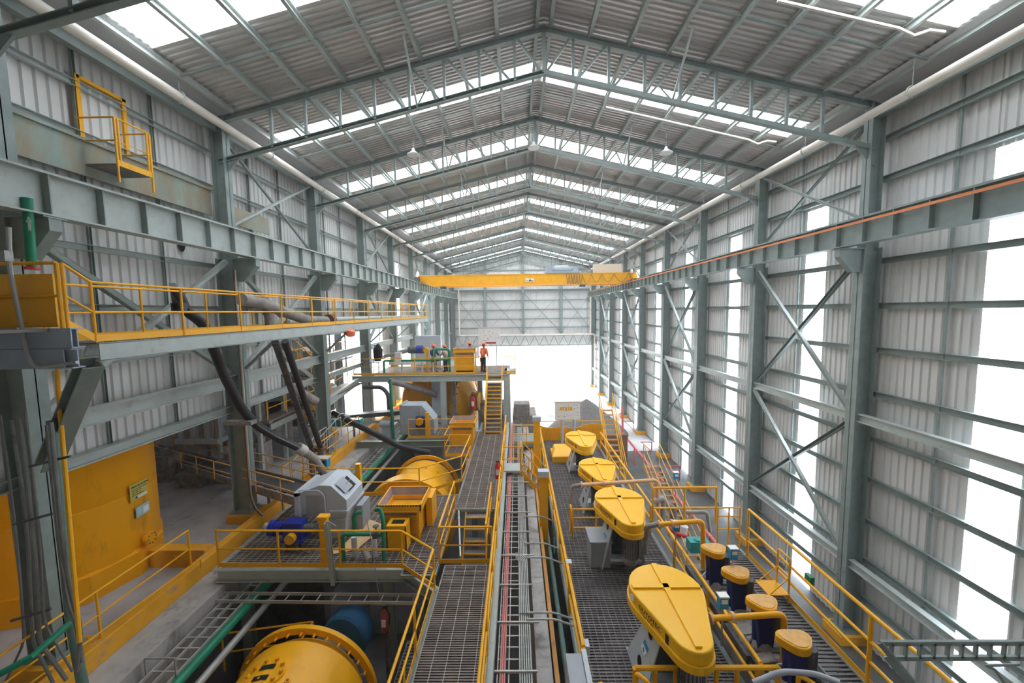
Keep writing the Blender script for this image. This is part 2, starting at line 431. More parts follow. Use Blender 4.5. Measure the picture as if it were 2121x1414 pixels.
# fly-brace longitudinal struts near quarter points
for s in (-1, 1):
    x = RX+s*4.4
    for k in range(0, 9):
        y = CY[k]
        b = MB()
        for d in (-1, 1):
            b.bar((x, y+d*1.5, roofz(x)-.25), (x, y, lowz(x)+.02), .06, .06)
        one('fly_brace', b, 'steel_light', 'pair of slanting struts propping the %s slope purlins at the %s truss' % ('left' if s < 0 else 'right', ORD[k]), 'brace', 'fly braces at the roof trusses')
# sag rods across purlins
for k in range(0, 9):
    y = CY[k]+3.95
    for s in (-1, 1):
        xe = RX+s*10.9
        b = MB(); b.bar((RX+s*.2, y, roofz(RX)-.2), (xe, y, roofz(xe)-.15), .05, .05)
        one('sag_rod', b, 'steel', 'thin tie bar across the %s slope purlins in the %s bay' % ('left' if s < 0 else 'right', ORD[k]), 'tie bar', 'tie bars across the purlins')
# eave beams + cream rain pipes hung under the eaves
for s, xx in ((-1, -10.45), (1, 12.45)):
    sd = 'left' if s < 0 else 'right'
    b = MB(); b.ibeam((xx,Y0,14.15), (xx,Y1,14.15), .2, .34, .02); one('eave_beam', b, 'steel', 'long steel eave beam along the top of the %s wall' % sd, 'beam')
    xp = -9.95 if s < 0 else 11.6
    t_ = thing('rain_pipe', 'thick cream pipe running the hall length under the %s eave' % sd, 'pipe', (xp, 0, 14))
    z0, z1 = (14.25, 13.55) if s < 0 else (13.78, 13.85)
    b = MB(); b.tube([(xp,Y0,z0),(xp,Y1-1,z1)], .135, 14); b.build('pipe', 'pvc', t_, smooth=True)
    for j in range(14):
        y = 3.5+j*4.1; z = z0+(z1-z0)*(y-Y0)/65
        b = MB(); b.tube([(xp+.17*math.cos(a), y, z+.17*math.sin(a)) for a in [i*PI/8 for i in range(16)]], .018, 6, closed=True)
        b.bar((xp, y, z+.17), (xp, y, roofz(xp)-.1), .015, .015); b.build('hanger', 'steel_light', t_)
# girts
zr = [13.3, 11.95, 9.15, 7.6, 6.05, 4.46, 2.83, 1.31, -.26, -1.75, -3.23]
for i, z in enumerate(zr):
    b = MB(); b.chan((12.75,Y0,z), (12.75,Y1-.1,z), .12, .2, .012, side=1)
    one('wall_rail', b, 'steel', '%s horizontal sheeting rail down the right wall from the eave' % NUM[i], 'rail', 'sheeting rails on the right wall')
zl = [13.35, 12.15, 9.35, 7.85, 6.45]
for i, z in enumerate(zl):
    b = MB(); b.chan((-10.82,Y0,z), (-10.82,Y1-.1,z), .12, .16, .012, side=-1)
    one('wall_rail', b, 'steel_light', '%s horizontal sheeting rail down the left wall from the eave' % NUM[i], 'rail', 'sheeting rails on the left wall')
b = MB(); b.ibeam((-10.4,CY[0],5.2), (-10.4,CY[5],5.25), .22, .42, .03); one('tie_beam', b, 'steel_light', 'deep pale tie beam along the left wall below the upper walkway', 'beam')
b = MB(); b.ibeam((-10.72,Y0,4.12), (-10.72,Y1-.2,4.12), .28, .26, .03); one('edge_beam', b, 'steel_light', 'steel beam along the bottom edge of the left wall sheets', 'beam')
# vertical sheet laps on the left wall
for k in range(9):
    for f, nm in ((.33, 'first'), (.66, 'second')):
        y = CY[k]+6*f
        b = MB(); b.chan((-10.84,y,4.2), (-10.84,y,14.2), .06, .08, .01, up=(0,1,0))
        one('wall_stud', b, 'steel', '%s vertical stud of the %s left wall bay' % (nm, ORD[k]), 'stud', 'vertical studs of the left wall')
for k in range(9):
    y = CY[k]+3.75
    b = MB(); b.chan((12.8,y,ZP), (12.8,y,14.2), .05, .07, .01, up=(0,1,0))
    one('wall_stud', b, 'steel', 'thin vertical stud of the %s right wall bay' % ORD[k], 'stud', 'vertical studs of the right wall')
# big struts between right columns
for z, nm in ((3.6, 'upper'), (-1.9, 'lower')):
    for k in range(0, 9):
        b = MB(); b.ibeam((12.3,CY[k]+.2,z), (12.3,CY[k+1]-.2,z), .22, .3, .025)
        one('wall_strut', b, 'steel_light', '%s horizontal strut between right wall columns in the %s bay' % (nm, ORD[k]), 'strut', 'struts between the right columns')
# X braces
def xbrace(x, k, z0, z1, sd, nm, w=.14):
    y0, y1 = CY[k]+.2, CY[k+1]-.2
    t_ = thing('cross_brace', '%s X bracing in the %s bay of the %s wall' % (nm, ORD[k], sd), 'brace', (x, (y0+y1)/2, (z0+z1)/2), 'wall cross braces')
    b = MB(); b.chan((x,y0,z0), (x,y1,z1), w, w, .015); b.build('diagonal', 'steel_light', t_)
    x2 = x+(.12 if x > 0 else -.12)
    b = MB(); b.chan((x2,y0,z1), (x2,y1,z0), w, w, .015); b.build('diagonal', 'steel', t_)
for k in (1, 3, 5, 7):
    xbrace(12.25, k, 3.8, 9.4, 'right', 'upper'); xbrace(12.25, k, -1.6, 3.4, 'right', 'lower'); xbrace(12.3, k, 10.7, 14.0, 'right', 'eave level', .09)
for k in (0, 1, 3, 5):
    xbrace(-10.3, k, 5.5, 9.5, 'left', 'middle level', .15)
for k in (1, 3, 5):
    xbrace(-10.35, k, 10.8, 14.0, 'left', 'eave level', .09)
# crane runway beams
for s, xx in ((-1, -9.5), (1, 11.45)):
    sd = 'left' if s < 0 else 'right'
    t_ = thing('crane_runway_beam', 'long steel crane runway beam carried on brackets along the %s wall' % sd, 'beam', (xx, 0, 10))
    b = MB(); b.ibeam((xx,Y0+.2,10.07), (xx,60.5,10.07), .36, .86, .035); b.build('girder', 'steel_light' if s < 0 else 'steel', t_)
    b = MB(); b.bar((xx,Y0+.2,10.53), (xx,60.5,10.53), .07, .07); b.build('crane_rail', 'steel', t_)
    y = 1.7
    n = 0
    while y < 60 and n < 60:
        b = MB(); b.box(xx-.17, y-.012, 9.68, xx+.17, y+.012, 10.46); b.build('stiffener', 'steel', t_); y += 1.0; n += 1
    if s > 0:
        b = MB(); b.bar((xx-.3,Y0+.2,10.32), (xx-.3,58,10.32), .03, .08)
        for j in range(20): b.bar((xx-.3,1+j*3,10.35), (xx,1+j*3,10.4), .02, .02)
        tag(b.build('conductor_rail', 'copper', t_), 'orange conductor rail')
# weathered plate panels above the left runway beam
b = MB(); b.box(-10.72, Y0, 11.1, -10.66, 13.5, 12.0); b.box(-10.66, Y0, 11.95, -10.6, 13.5, 12.02)
one('weathered_plate', b, 'weather', 'stained green plate strip on the left wall above the runway beam', 'plate')
b = MB(); b.box(-10.45, 13.9, 10.95, -10.4, 16.2, 11.6)
one('weathered_plate', b, 'weather', 'short stained plate just beyond the second left column', 'plate')
# end wall framing
for x, nm in ((-5.1,'left'),(1.07,'middle'),(7.23,'right')):
    b = MB(); b.ibeam((x,61.75,3.6), (x,61.75,roofz(x)-.4), .35, .35, .04, up=(0,1,0))
    one('gable_post', b, 'steel', '%s of the three posts on the far gable wall' % nm, 'post')
for i, z in enumerate((14.2, 12.8, 9.3, 7.8, 6.3, 4.9)):
    b = MB(); b.bar((XL+.2,61.85,z), (XR-.2,61.85,z), .1, .14); one('wall_rail', b, 'steel', '%s sheeting rail down the far gable wall' % NUM[i], 'rail', 'sheeting rails on the far gable wall')
b = MB(); b.ibeam((XL+.4,61.7,10.9), (XR-.4,61.7,10.9), .3, .34, .03); one('gable_beam', b, 'steel', 'heavy beam across the far gable wall just under the crane', 'beam')
gx = [-10.4,-5.1,1.07,7.23,12.4]
for i in range(4):
    t_ = thing('cross_brace', 'X bracing of the far gable wall, %s panel from the left' % NUM[i], 'brace', (gx[i],61.6,6), 'gable wall cross braces')
    b = MB(); b.bar((gx[i],61.6,10.6), (gx[i+1],61.6,4.0), .12, .1); b.build('diagonal', 'steel', t_)
    b = MB(); b.bar((gx[i],61.5,4.0), (gx[i+1],61.5,10.6), .05, .05); b.build('diagonal', 'steel', t_)
t_ = thing('door_lintel_truss', 'flat steel truss over the big far doorway', 'truss', (1,61.4,2.8))
for z in (2.0, 3.6):
    b = MB(); b.bar((XL+.3,61.4,z), (XR-.3,61.4,z), .18, .16); b.build('chord', 'steel', t_)
for i in range(15):
    x = XL+.5+i*1.57
    b = MB(); b.bar((x,61.4,2), (x+.78,61.4,3.6), .1, .1); b.bar((x+.78,61.4,3.6), (x+1.5,61.4,2), .1, .1); b.build('web_member', 'steel', t_)
b = MB(); b.tube([(-9.3,61.2,11.2),(-9.3,61.2,3.75),(12.6,61.2,3.75),(12.6,61.2,-5)], .13, 8, smooth=.3)
b.tube([(11.9,61.2,11.2),(11.9,61.2,3.75)], .13, 8)
one('cable_duct', b, 'pvc', 'cream duct framing the lower edge of the far gable wall above the doorway', 'duct')
# ================================================================ OVERHEAD CRANE
t_ = thing('overhead_crane', 'yellow overhead travelling crane spanning the hall before the far wall', 'crane', (1, 38, 10.2))
for y, z in ((37.3, 10.18), (39.2, 10.18)):
    b = MB(); b.prism([(-9.6,y,z+.95),(11.55,y,z+.95),(11.55,y,z+.5),(10.2,y,z),(-8.3,y,z),(-9.6,y,z+.5)], (0,.45,0)); b.box(-9.65,y-.05,z+.95,11.6,y+.5,z+1.02); b.box(-8.3,y-.05,z-.05,10.1,y+.5,z)
    b.build('girder', 'yellow_faded' if 0 else 'yellow', t_)
for x in (-9.6, 11.35):
    b = MB(); b.box(x-.2, 36.6, 10.58, x+.2, 40.4, 11.0)
    for y in (37.0, 40.0): b.cyl((x-.1,y,10.62), (x+.1,y,10.62), .18)
    b.build('end_carriage', 'darksteel' if x < 0 else 'yellow', t_)
b = MB(); b.box(2.9, 37.2, 11.22, 6.2, 39.6, 11.4); b.cyl((3.2,38,11.62), (5.6,38,11.62), .28); b.box(3.0,37.6,11.4,3.6,38.6,12.0); b.box(5.6,37.6,11.4,6.1,38.6,11.9)
b.build('trolley', 'steel_grey', t_)
b = MB(); b.box(3.9, 38.3, 11.4, 5.2, 39.0, 12.1); b.build('hoist_cover', 'white', t_)
b = MB(); b.box(7.7, 37.9, 11.2, 10.4, 38.5, 12.1); b.build('cabinet', 'cream', t_)
b = MB(); b.box(.9, 37.24, 10.45, 1.75, 37.27, 10.75); pl = b.build('name_plate', 'white', t_)
b = MB(); b.prism([(1.2,37.23,10.5),(1.5,37.23,10.5),(1.35,37.23,10.7)], (0,-.01,0)); b.box(1.5,37.22,10.53,1.68,37.23,10.58); b.box(1.0,37.22,10.53,1.14,37.23,10.58); b.build('mark', 'signblack', pl)
pts = []
x = 4.9
b = MB()
for i, w in enumerate([.25]*6+[.9,1.0,1.2,1.4,1.5,1.6]):
    d = .95 if i < 7 else .8
    pts = [(x+w*j/10, 37.15, 11.1-d*math.sin(PI*j/10)) for j in range(11)]; b.tube(pts, .022, 5); x += w
b.build('festoon_cable', 'darksteel', t_)
for x in (-7.2, 6.5):
    b = MB(); b.box(x-.25, 37.3, 9.88, x+.25, 37.8, 10.1); b.build('buffer', 'darksteel', t_)
b = MB(); b.cyl((11.2,37.2,11.1), (11.2,37.2,11.5), .1); b.build('beacon', 'white', t_)
# ================================================================ generic builders
def railing(pts, label, h=1.1, posts=None, toe=True, m='yellow', group=None, r=.025, mids=(.5,), endposts=True, spacing=1.6, name='railing'):
    pts = [Vector(p) for p in pts]
    t_ = thing(name, label, 'railing', pts[0], group)
    up = Vector((0,0,h))
    b = MB(); b.tube([p+up for p in pts], r, 8, smooth=.06 if len(pts) > 2 else 0); b.build('top_rail', m, t_, smooth=True)
    for f in mids:
        b = MB(); b.tube([p+up*f for p in pts], r*.85, 8); b.build('mid_rail', m, t_, smooth=True)
    if toe:
        b = MB()
        for p, q in zip(pts, pts[1:]): b.bar(p+Vector((0,0,.07)), q+Vector((0,0,.07)), .012, .13)
        b.build('toe_board', m, t_)
    n_ = 0
    for i, (p, q) in enumerate(zip(pts, pts[1:])):
        n = max(1, round((q-p).length/spacing))
        for j in range(n+(1 if i == len(pts)-2 else 0)):
            o = p.lerp(q, j/n); b = MB(); b.tube([o, o+up], r, 8); b.build('post', m, t_, smooth=True); n_ += 1
    return t_
def grating(name, label, x0, x1, y0, y1, z, m='grate', along='x', pitch=.1, lines=.33, linem='grate_line', group=None):
    """bearing bars close together along one way, thicker visible bars across"""
    t_ = thing(name, label, 'grating', ((x0+x1)/2, (y0+y1)/2, z), group)
    b = MB(); g = MB()
    if along == 'x':
        y = y0+pitch/2
        while y < y1: b.box(x0, y-pitch*.24, z-.03, x1, y+pitch*.24, z-.002); y += pitch
        x = x0
        while x <= x1+.001: g.box(x-.008, y0, z-.03, x+.008, y1, z+.001); x += lines
    else:
        x = x0+pitch/2
        while x < x1: b.box(x-pitch*.24, y0, z-.03, x+pitch*.24, y1, z-.002); x += pitch
        y = y0
        while y <= y1+.001: g.box(x0, y-.008, z-.03, x1, y+.008, z+.001); y += lines
    b.build('cross_bars', m, t_); g.build('bearing_bars', linem, t_)
    f = MB()
    for p, q in (((x0,y0),(x1,y0)),((x1,y0),(x1,y1)),((x1,y1),(x0,y1)),((x0,y1),(x0,y0))): f.bar((*p,z-.05), (*q,z-.05), .03, .1)
    f.build('edge_frame', 'steel', t_)
    return t_
def stair(p, q, w, label, n, m='yellow', rail=True, sides=(-1,1), tread='grate', h=1.0):
    """p bottom centre, q top centre"""
    p, q = Vector(p), Vector(q); d = (q-p); dh = Vector((d.x,d.y,0)).normalized(); a = Vector((dh.y,-dh.x,0))
    t_ = thing('stair', label, 'stairs', p)
    for s in (-1,1):
        b = MB(); b.bar(p+a*s*w/2-Vector((0,0,.08)), q+a*s*w/2-Vector((0,0,.08)), .04, .22); b.build('stringer', m, t_)
    for i in range(n):
        o = p+d*((i+.5)/n)
        b = MB(); b.bar(o-a*(w/2-.02), o+a*(w/2-.02), .23, .035); tr = b.build('tread', tread, t_)
        b = MB(); b.bar(o-a*(w/2-.02)-dh*.12, o+a*(w/2-.02)-dh*.12, .03, .05); b.build('nosing', m, tr)
    if rail:
        for s in sides:
            o = a*s*(w/2+.02)
            b = MB(); b.tube([p+o+Vector((0,0,h)), q+o+Vector((0,0,h))], .024, 8); b.tube([p+o+Vector((0,0,h/2)), q+o+Vector((0,0,h/2))], .02, 8)
            for f in (0,.33,.66,1): b.tube([p+d*f+o, p+d*f+o+Vector((0,0,h))], .022, 8)
            b.build('handrail', m, t_)
    return t_
def pipe(name, label, pts, r, m, smooth=.15, cat='pipe', n=12, flanges=(), group=None, fm=None):
    t_ = None
    b = MB(); b.tube(pts, r, n, smooth=smooth)
    if not flanges: return one(name, b, m, label, cat, group, smooth=True)
    t_ = thing(name, label, cat, pts[0], group); b.build('pipe_run', m, t_, smooth=True)
    for p, d in flanges:
        p = Vector(p); d = Vector(d).normalized(); b = MB(); b.cyl(p-d*.035, p+d*.035, r*1.55); b.build('flange', fm or m, t_, smooth=True)
    return t_
# ================================================================ ANNEX beyond the open left side
b = MB(); b.box(-26, Y0, 9.0, XL-.35, 29.0, 9.15); struct('ceiling', b, 'soffit')
b = MB(); b.box(-26, 28.8, ZF, -15.4, 29, 9.0); struct('wall_annex', b, 'dusty')  # invented end wall, a dark backdrop against the bright yard
b = MB(); b.box(-26.2, Y0, ZF, -26, 29, 9.0); struct('wall_annex', b, 'clad')
b = MB(); b.box(-26, Y0-.2, ZF, XL-.35, Y0, 9.0); struct('wall_annex', b, 'clad')
# ================================================================ UPPER LEFT PLATFORM AND WALKWAY
ZW = 7.14; XW = -7.8; ZB = 7.42
t_ = thing('walkway', 'long narrow upper walkway with grey edge beams along the left columns', 'walkway', (-8.3, 20, ZW))
b = MB(); b.chan((XW,6.9,ZW-.19), (XW,33,ZW-.19), .1, .34, .02, side=1); b.chan((-8.8,6.9,ZW-.19), (-8.8,33,ZW-.19), .1, .34, .02, side=-1); b.build('edge_beam', 'steel_light', t_)
b = MB(); y = 6.9
while y < 33: b.box(-8.8, y, ZW-.04, XW, y+.05, ZW-.01); y += .09
b.build('grating', 'grate', t_)
for k in range(1, 5):
    b = MB(); b.bar((-8.75,CY[k],ZW-.3), (-10.05,CY[k],ZW-.3), .16, .2); b.bar((-8.7,CY[k],ZW-.35), (-10.0,CY[k],ZW-1.5), .1, .1); b.build('bracket', 'steel', t_)
railing([(-7.72,6.42,ZB),(XW,6.9,ZW),(XW,33,ZW)], 'yellow railing on the hall side of the upper left walkway', spacing=1.85)
railing([(-8.8,6.95,ZW),(-8.8,33,ZW)], 'yellow railing on the wall side of the upper left walkway', spacing=1.85)
railing([(XW-.02,32.95,ZW),(-8.78,32.95,ZW)], 'short yellow end railing closing the far end of the upper walkway')
t_ = thing('operator_platform', 'platform corner with yellow side panel at the left edge of the frame', 'platform', (-9, 6.4, ZB))
b = MB(); b.box(-10.85, 6.42, ZB+.02, -7.9, 6.45, ZB+.93); b.build('side_panel', 'yellow', t_)
b = MB(); b.ibeam((-10.85,6.4,ZB-.17), (-7.55,6.4,ZB-.17), .2, .34, .02); b.bar((-10.85,6.31,ZB-.17),(-7.55,6.31,ZB-.17),.02,.32); b.build('upper_beam', 'steel_grey', t_)
b = MB(); b.ibeam((-10.85,6.42,ZB-.52), (-7.6,6.42,ZB-.52), .2, .34, .02);  b.bar((-10.85,6.34,ZB-.52),(-7.75,6.34,ZB-.52),.02,.30); b.build('lower_beam', 'steel_grey', t_)
b = MB(); b.box(-10.85, 2, ZB-.05, -7.9, 6.4, ZB); b.build('deck_plate', 'grate', t_)
railing([(-10.85,6.36,ZB),(-7.74,6.36,ZB)], 'yellow railing in front of the yellow panel at the upper left', toe=False, spacing=1.8, r=.028)
b = MB(); b.bar(U(560,725,Y=13.2), U(420,1,Y=13.2) if 0 else U(560,690,Y=13.2), .2, .2)
# diagonal strut under the platform
b = MB(); b.chan((-7.95,6.9,6.75), (-9.75,7.5,4.55), .3, .28, .03); one('platform_strut', b, 'steel', 'thick slanting strut propping the platform from the nearest left column', 'strut')
b = MB(); b.tube([U(18,470,Y=6.2), U(20,555,Y=6.2), U(58,740,Y=6.2), U(75,762,Y=6.25), U(160,750,Y=6.3)], .03, 8, smooth=.1)
one('conduit', b, 'conduit', 'bent grey conduit crossing in front of the yellow platform panel', 'conduit')
b = MB(); p = U(12,530,Y=6.2); b.box(p.x-.09, p.y-.08, p.z-.09, p.x+.09, p.y+.03, p.z+.08); one('junction_box', b, 'conduit', 'small grey junction box at the left edge above the yellow panel', 'box')
t_ = thing('drop_pipe', 'green vertical pipe above the platform near the left edge', 'pipe', U(60,400,Y=7.4))
b = MB(); b.tube([U(56,410,Y=7.4), U(66,552,Y=7.4)], .075, 12); b.build('pipe_run', 'greenpipe', t_, smooth=True)
b = MB(); a = U(60,462,Y=7.31); b.prism([a+Vector((-.02,0,-.14)),a+Vector((.025,0,-.14)),a+Vector((.025,0,.02)),a+Vector((.06,0,.02)),a+Vector((0,0,.12)),a+Vector((-.06,0,.02)),a+Vector((-.02,0,.02))], (0,-.004,0)); tag(b.build('flow_arrow', 'white', t_), 'white flow arrow')
b = MB(); a = U(66,553,Y=7.4); b.cyl(a, a-Vector((0,0,.05)), .11); b.build('flange', 'red', t_)
b = MB(); b.tube([U(118,735,Y=7.2), U(120,800,Y=7.2), U(165,1330,Y=6.35)], .035, 8); one('tall_pole', b, 'yellow', 'tall thin yellow pipe standing in front of the yellow tank', 'pole')
# conduits beside the nearest column, running down into the foreground
CP = [[(0,860),(15,960),(30,1080),(42,1200),(50,1330),(10,1414)], [(24,870),(44,1000),(58,1130),(68,1330),(110,1414)], [(40,865),(58,1010),(72,1150),(82,1330),(138,1408)], [(52,850),(70,1000),(84,1150),(92,1290),(150,1390)],
      [(97,880),(122,1130),(138,1240),(157,1290),(170,1370)], [(105,875),(132,1150),(149,1240),(168,1300),(160,1390)]]
for i, c in enumerate(CP):
    b = MB(); b.tube([U(x,y,Y=6.75-.03*i) for x, y in c], .02+.007*(i % 3), 8, smooth=.2)
    one('conduit', b, 'conduit_shaded', '%s of the six grey conduits running down beside the nearest left column' % NUM[i], 'conduit', 'conduits beside the nearest left column')
e_ = U(148,1285,Y=6.9); b = MB(); b.tube([U(108,870,Y=7.1), e_, Vector((e_.x+.1,6.9,ZF))], .085, 14); one('down_pipe', b, 'green_grey', 'dull green down pipe between the nearest column and the tank', 'pipe', smooth=True)
b = MB(); b.tube([U(0,1395,Y=5.2), U(65,1360,Y=5.4), U(145,1290,Y=5.9)], .05, 10); one('green_bar', b, 'greenpipe', 'thin green pipe slanting across the lower left corner', 'pipe', smooth=True)
for i, (px, py) in enumerate(((60,1080),(55,1280),(95,960))):
    b = MB(); p = U(px,py,Y=6.6); b.bar(p-Vector((.3,0,.05)), p+Vector((.35,.1,.1)), .04, .04); one('pipe_clamp', b, 'darksteel', '%s pipe clamp bar across the conduits at lower left' % NUM[i], 'clamp', 'clamp bars across the conduits')
# ================================================================ YELLOW TANK
tc = (-13.45, 10.6); TR = 2.05
t_ = thing('storage_tank', 'big yellow cylindrical tank with caution sign behind the left railing', 'tank', (*tc, ZF))
b = MB(); b.lathe((*tc,ZF+.75), (0,0,1), [(0,TR-.03),(1.75,TR-.03),(1.76,TR-.045),(1.79,TR-.03),(5.6,TR-.03),(5.61,0)], 64); b.build('shell', 'yellow_tank', t_, smooth=True)
b = MB(); b.lathe((*tc,ZF), (0,0,1), [(0,TR+.08),(.72,TR+.08),(.78,TR-.04)], 12); b.build('base_ring', 'yellow_tank', t_)
def ontank(ang, z, w, h, off):
    a = math.radians(ang); c = Vector((tc[0]+(TR+off)*math.cos(a), tc[1]+(TR+off)*math.sin(a), z)); tx = Vector((-math.sin(a), math.cos(a), 0))
    return c, tx
a0 = math.degrees(math.atan2(10.75-tc[1], 11.6*-1-tc[0]))
c, tx = ontank(6, 2.42, 0, 0, .02)
nrm = Vector((tx.y,-tx.x,0))
b = MB(); b.prism([c-tx*.29-Vector((0,0,.25)), c+tx*.29-Vector((0,0,.25)), c+tx*.29+Vector((0,0,.25)), c-tx*.29+Vector((0,0,.25))], -nrm*.01); sg = b.build('caution_sign', 'signyellow', t_)
text('PRECAUCIÓN', sg, c-tx*.26+Vector((0,0,.13))+nrm*.012, tx, (0,0,1), .095, 'signblack')
for i, tt in enumerate(('EN CASO DE TENER CONTACTO', 'CON EL PRODUCTO', 'USE EL EQUIPO DE', 'PROTECCION PERSONAL')): text(tt, sg, c-tx*.24+Vector((0,0,.065-.055*i))+nrm*.012, tx, (0,0,1), .034, 'signblack')
b = MB(); q = c+nrm*.012; b.prism([q-tx*.16-Vector((0,0,.21)), q+tx*.24-Vector((0,0,.21)), q+tx*.24-Vector((0,0,.14)), q-tx*.16-Vector((0,0,.14))], nrm*.002); b.build('white_strip', 'white', sg)
b = MB(); q = c+nrm*.014; b.prism([q-tx*.15-Vector((0,0,.205)), q-tx*.08-Vector((0,0,.205)), q-tx*.08-Vector((0,0,.145)), q-tx*.15-Vector((0,0,.145))], nrm*.002); b.build('mark', 'signblack', sg)
c, tx = ontank(8, 1.78, 0, 0, .02); nrm = Vector((tx.y,-tx.x,0))
b = MB(); b.prism([c-tx*.24-Vector((0,0,.16)), c+tx*.24-Vector((0,0,.16)), c+tx*.24+Vector((0,0,.16)), c-tx*.24+Vector((0,0,.16))], -nrm*.01); sg = b.build('information_plate', 'signblue', t_)
b = MB(); q = c+nrm*.004; b.prism([q+tx*.0-Vector((0,0,.11)), q+tx*.2-Vector((0,0,.11)), q+tx*.2+Vector((0,0,.08)), q+tx*.0+Vector((0,0,.08))], nrm*.002)
for i in range(4): q2 = q+Vector((0,0,.1-.05*i)); b.prism([q2-tx*.2, q2-tx*.04, q2-tx*.04+Vector((0,0,.012)), q2-tx*.2+Vector((0,0,.012))], nrm*.002)
b.build('print_lines', 'white', sg)
c, tx = ontank(8, .86, 0, 0, .0); nrm = Vector((tx.y,-tx.x,0))
b = MB(); b.cyl(c, c+nrm*.16, .1); b.cyl(c+nrm*.14, c+nrm*.19, .19); b.build('drain_flange', 'yellow_tank', t_)
b = MB()
for i in range(8):
    a = i*PI/4; q = c+nrm*.19+tx*.15*math.cos(a)+Vector((0,0,.15*math.sin(a))); b.cyl(q, q+nrm*.025, .018, n=6)
b.build('bolt', 'darksteel', t_)
b = MB(); b.box(-11.35, 10.9, ZF, -9.66, 11.25, .45); b.cyl((-10.6,10.88,.2),(-10.6,10.9,.2),.1,n=12); one('bund_kerb', b, 'yellow_curb', 'short yellow kerb joining the tank base to the floor kerb', 'kerb')
t_ = thing('storage_tank', 'dark partly hidden second yellow tank at the far left behind the nearest column', 'tank', (-14.5, 6.0, ZF))
b = MB(); b.lathe((-14.6,5.6,ZF), (0,0,1), [(0,2.1),(5.6,2.1),(5.61,0)], 48); b.build('shell', 'yellow_tank', t_, smooth=True)
# ================================================================ LEFT KERB RAILING, retaining edge
XK = -9.49
railing([(XK,5.5,.38),(XK,10.25,.38)], 'yellow railing on the kerb beside the tank', toe=False, spacing=2.4)
railing([(-9.2,10.25,.3),(XK+.05,6.2,.3)], 'loose low yellow rail sagging along the kerb in front of the tank', h=.32, toe=False, mids=(), spacing=4, r=.02)
railing([(XK,14.6,.38),(XK,22.0,.38)], 'yellow kerb railing beyond the second left column', toe=False, spacing=1.6)
b = MB(); b.box(-8.48, 4.0, ZF-1.2, -8.0, 6.2, ZF-.15); b.box(-8.48, 5.4, ZF-1.0, -8.05, 6.6, ZF+.05); one('concrete_block', b, 'concrete_wall', 'stepped concrete block against the retaining wall at lower left', 'block', bevel=.03)
# ================================================================ CABLE TRAYS
def cabletray(name, label, p, q, w, h=.09, rails=(0,1), pitch=.3, m='tray', rung=.025):
    p, q = Vector(p), Vector(q); d = (q-p).normalized(); a = d.cross(Vector((0,0,1))).normalized(); L = (q-p).length
    t_ = thing(name, label, 'cable tray', p)
    for f in rails:
        o = a*(f-.5)*w; b = MB(); b.bar(p+o, q+o, .02, h); b.build('side_rail', m, t_)
    s = pitch/2
    while s < L: o = p+d*s; b = MB(); b.bar(o-a*w/2, o+a*w/2, rung, .02); b.build('rung', m, t_); s += pitch
    return t_
cabletray('cable_ladder', 'wide cable ladder running along the retaining wall on the left', (-8.05,5.0,-.42), (-8.05,27,-.42), .62, rails=(0,.48,1))
t_ = thing('tray_guard', 'grey hoop frame over the left cable ladder', 'frame', (-8,8,-.4))
b = MB(); b.bar((-8.4,7.75,-.4),(-8.4,7.75,0),.03,.03); b.bar((-7.72,7.75,-.5),(-7.72,7.75,0),.03,.03); b.bar((-8.4,7.75,0),(-7.72,7.75,0),.03,.03); b.build('frame', 'conduit', t_)
pipe('water_pipe', 'green pipe running beside the left cable ladder', [(-7.62,5,-.5),(-7.62,28,-.5)], .11, 'greenpipe')
pipe('water_pipe', 'dark grey pipe below the green pipe on the left', [(-7.35,5,-.75),(-7.35,28,-.75)], .09, 'conduit')
cabletray('cable_ladder', 'main cable ladder full of cables right of the central walkway', (-.14,4.2,.05), (-.14,25,.05), .72, rails=(0,.33,1))
t_ = thing('cable_bundle', 'pink red cables lying along the left strip of the main cable ladder', 'cables', (-.4,5,.1))
for i in range(3):
    b = MB(); b.tube([(-.44+.045*i,4.3,.1),(-.44+.045*i,25,.1)], .02, 6); b.build('cable', 'redcable', t_)
t_ = thing('cable_bundle', 'grey conduits lying along the right strip of the main cable ladder', 'cables', (.0,5,.1))
for i in range(6):
    x = -.03+.048*i
    b = MB(); b.tube([(x,4.3,.1),(x,24,.1)], .018, 6); b.build('cable', 'conduit', t_)
t_ = thing('cable_bundle', 'six grey conduits bending round in an arc over the main cable ladder', 'cables', (.1,11,.1))
for i in range(6):
    r = .34-.045*i
    b = MB(); b.tube([(-.13+r*math.sin(a), 11.45-.75+ (r*1.3)*math.cos(a), .14) for a in [j*PI/16 for j in range(9)]]+[(-.13+r, 8.8, .14)], .016, 6); b.build('cable', 'conduit', t_)
y = 4.8; i = 0
while y < 19.5:
    b = MB(); b.bar((-.56,y,.13), (.34+.1*(i % 2),y,.13), .035, .035)
    one('tray_crossbar', b, 'tray', '%s cross bar over the main cable ladder from the camera' % (NUM[i] if i < 12 else 'farthest'), 'bar', 'cross bars over the main cable ladder'); y += 1.25; i += 1
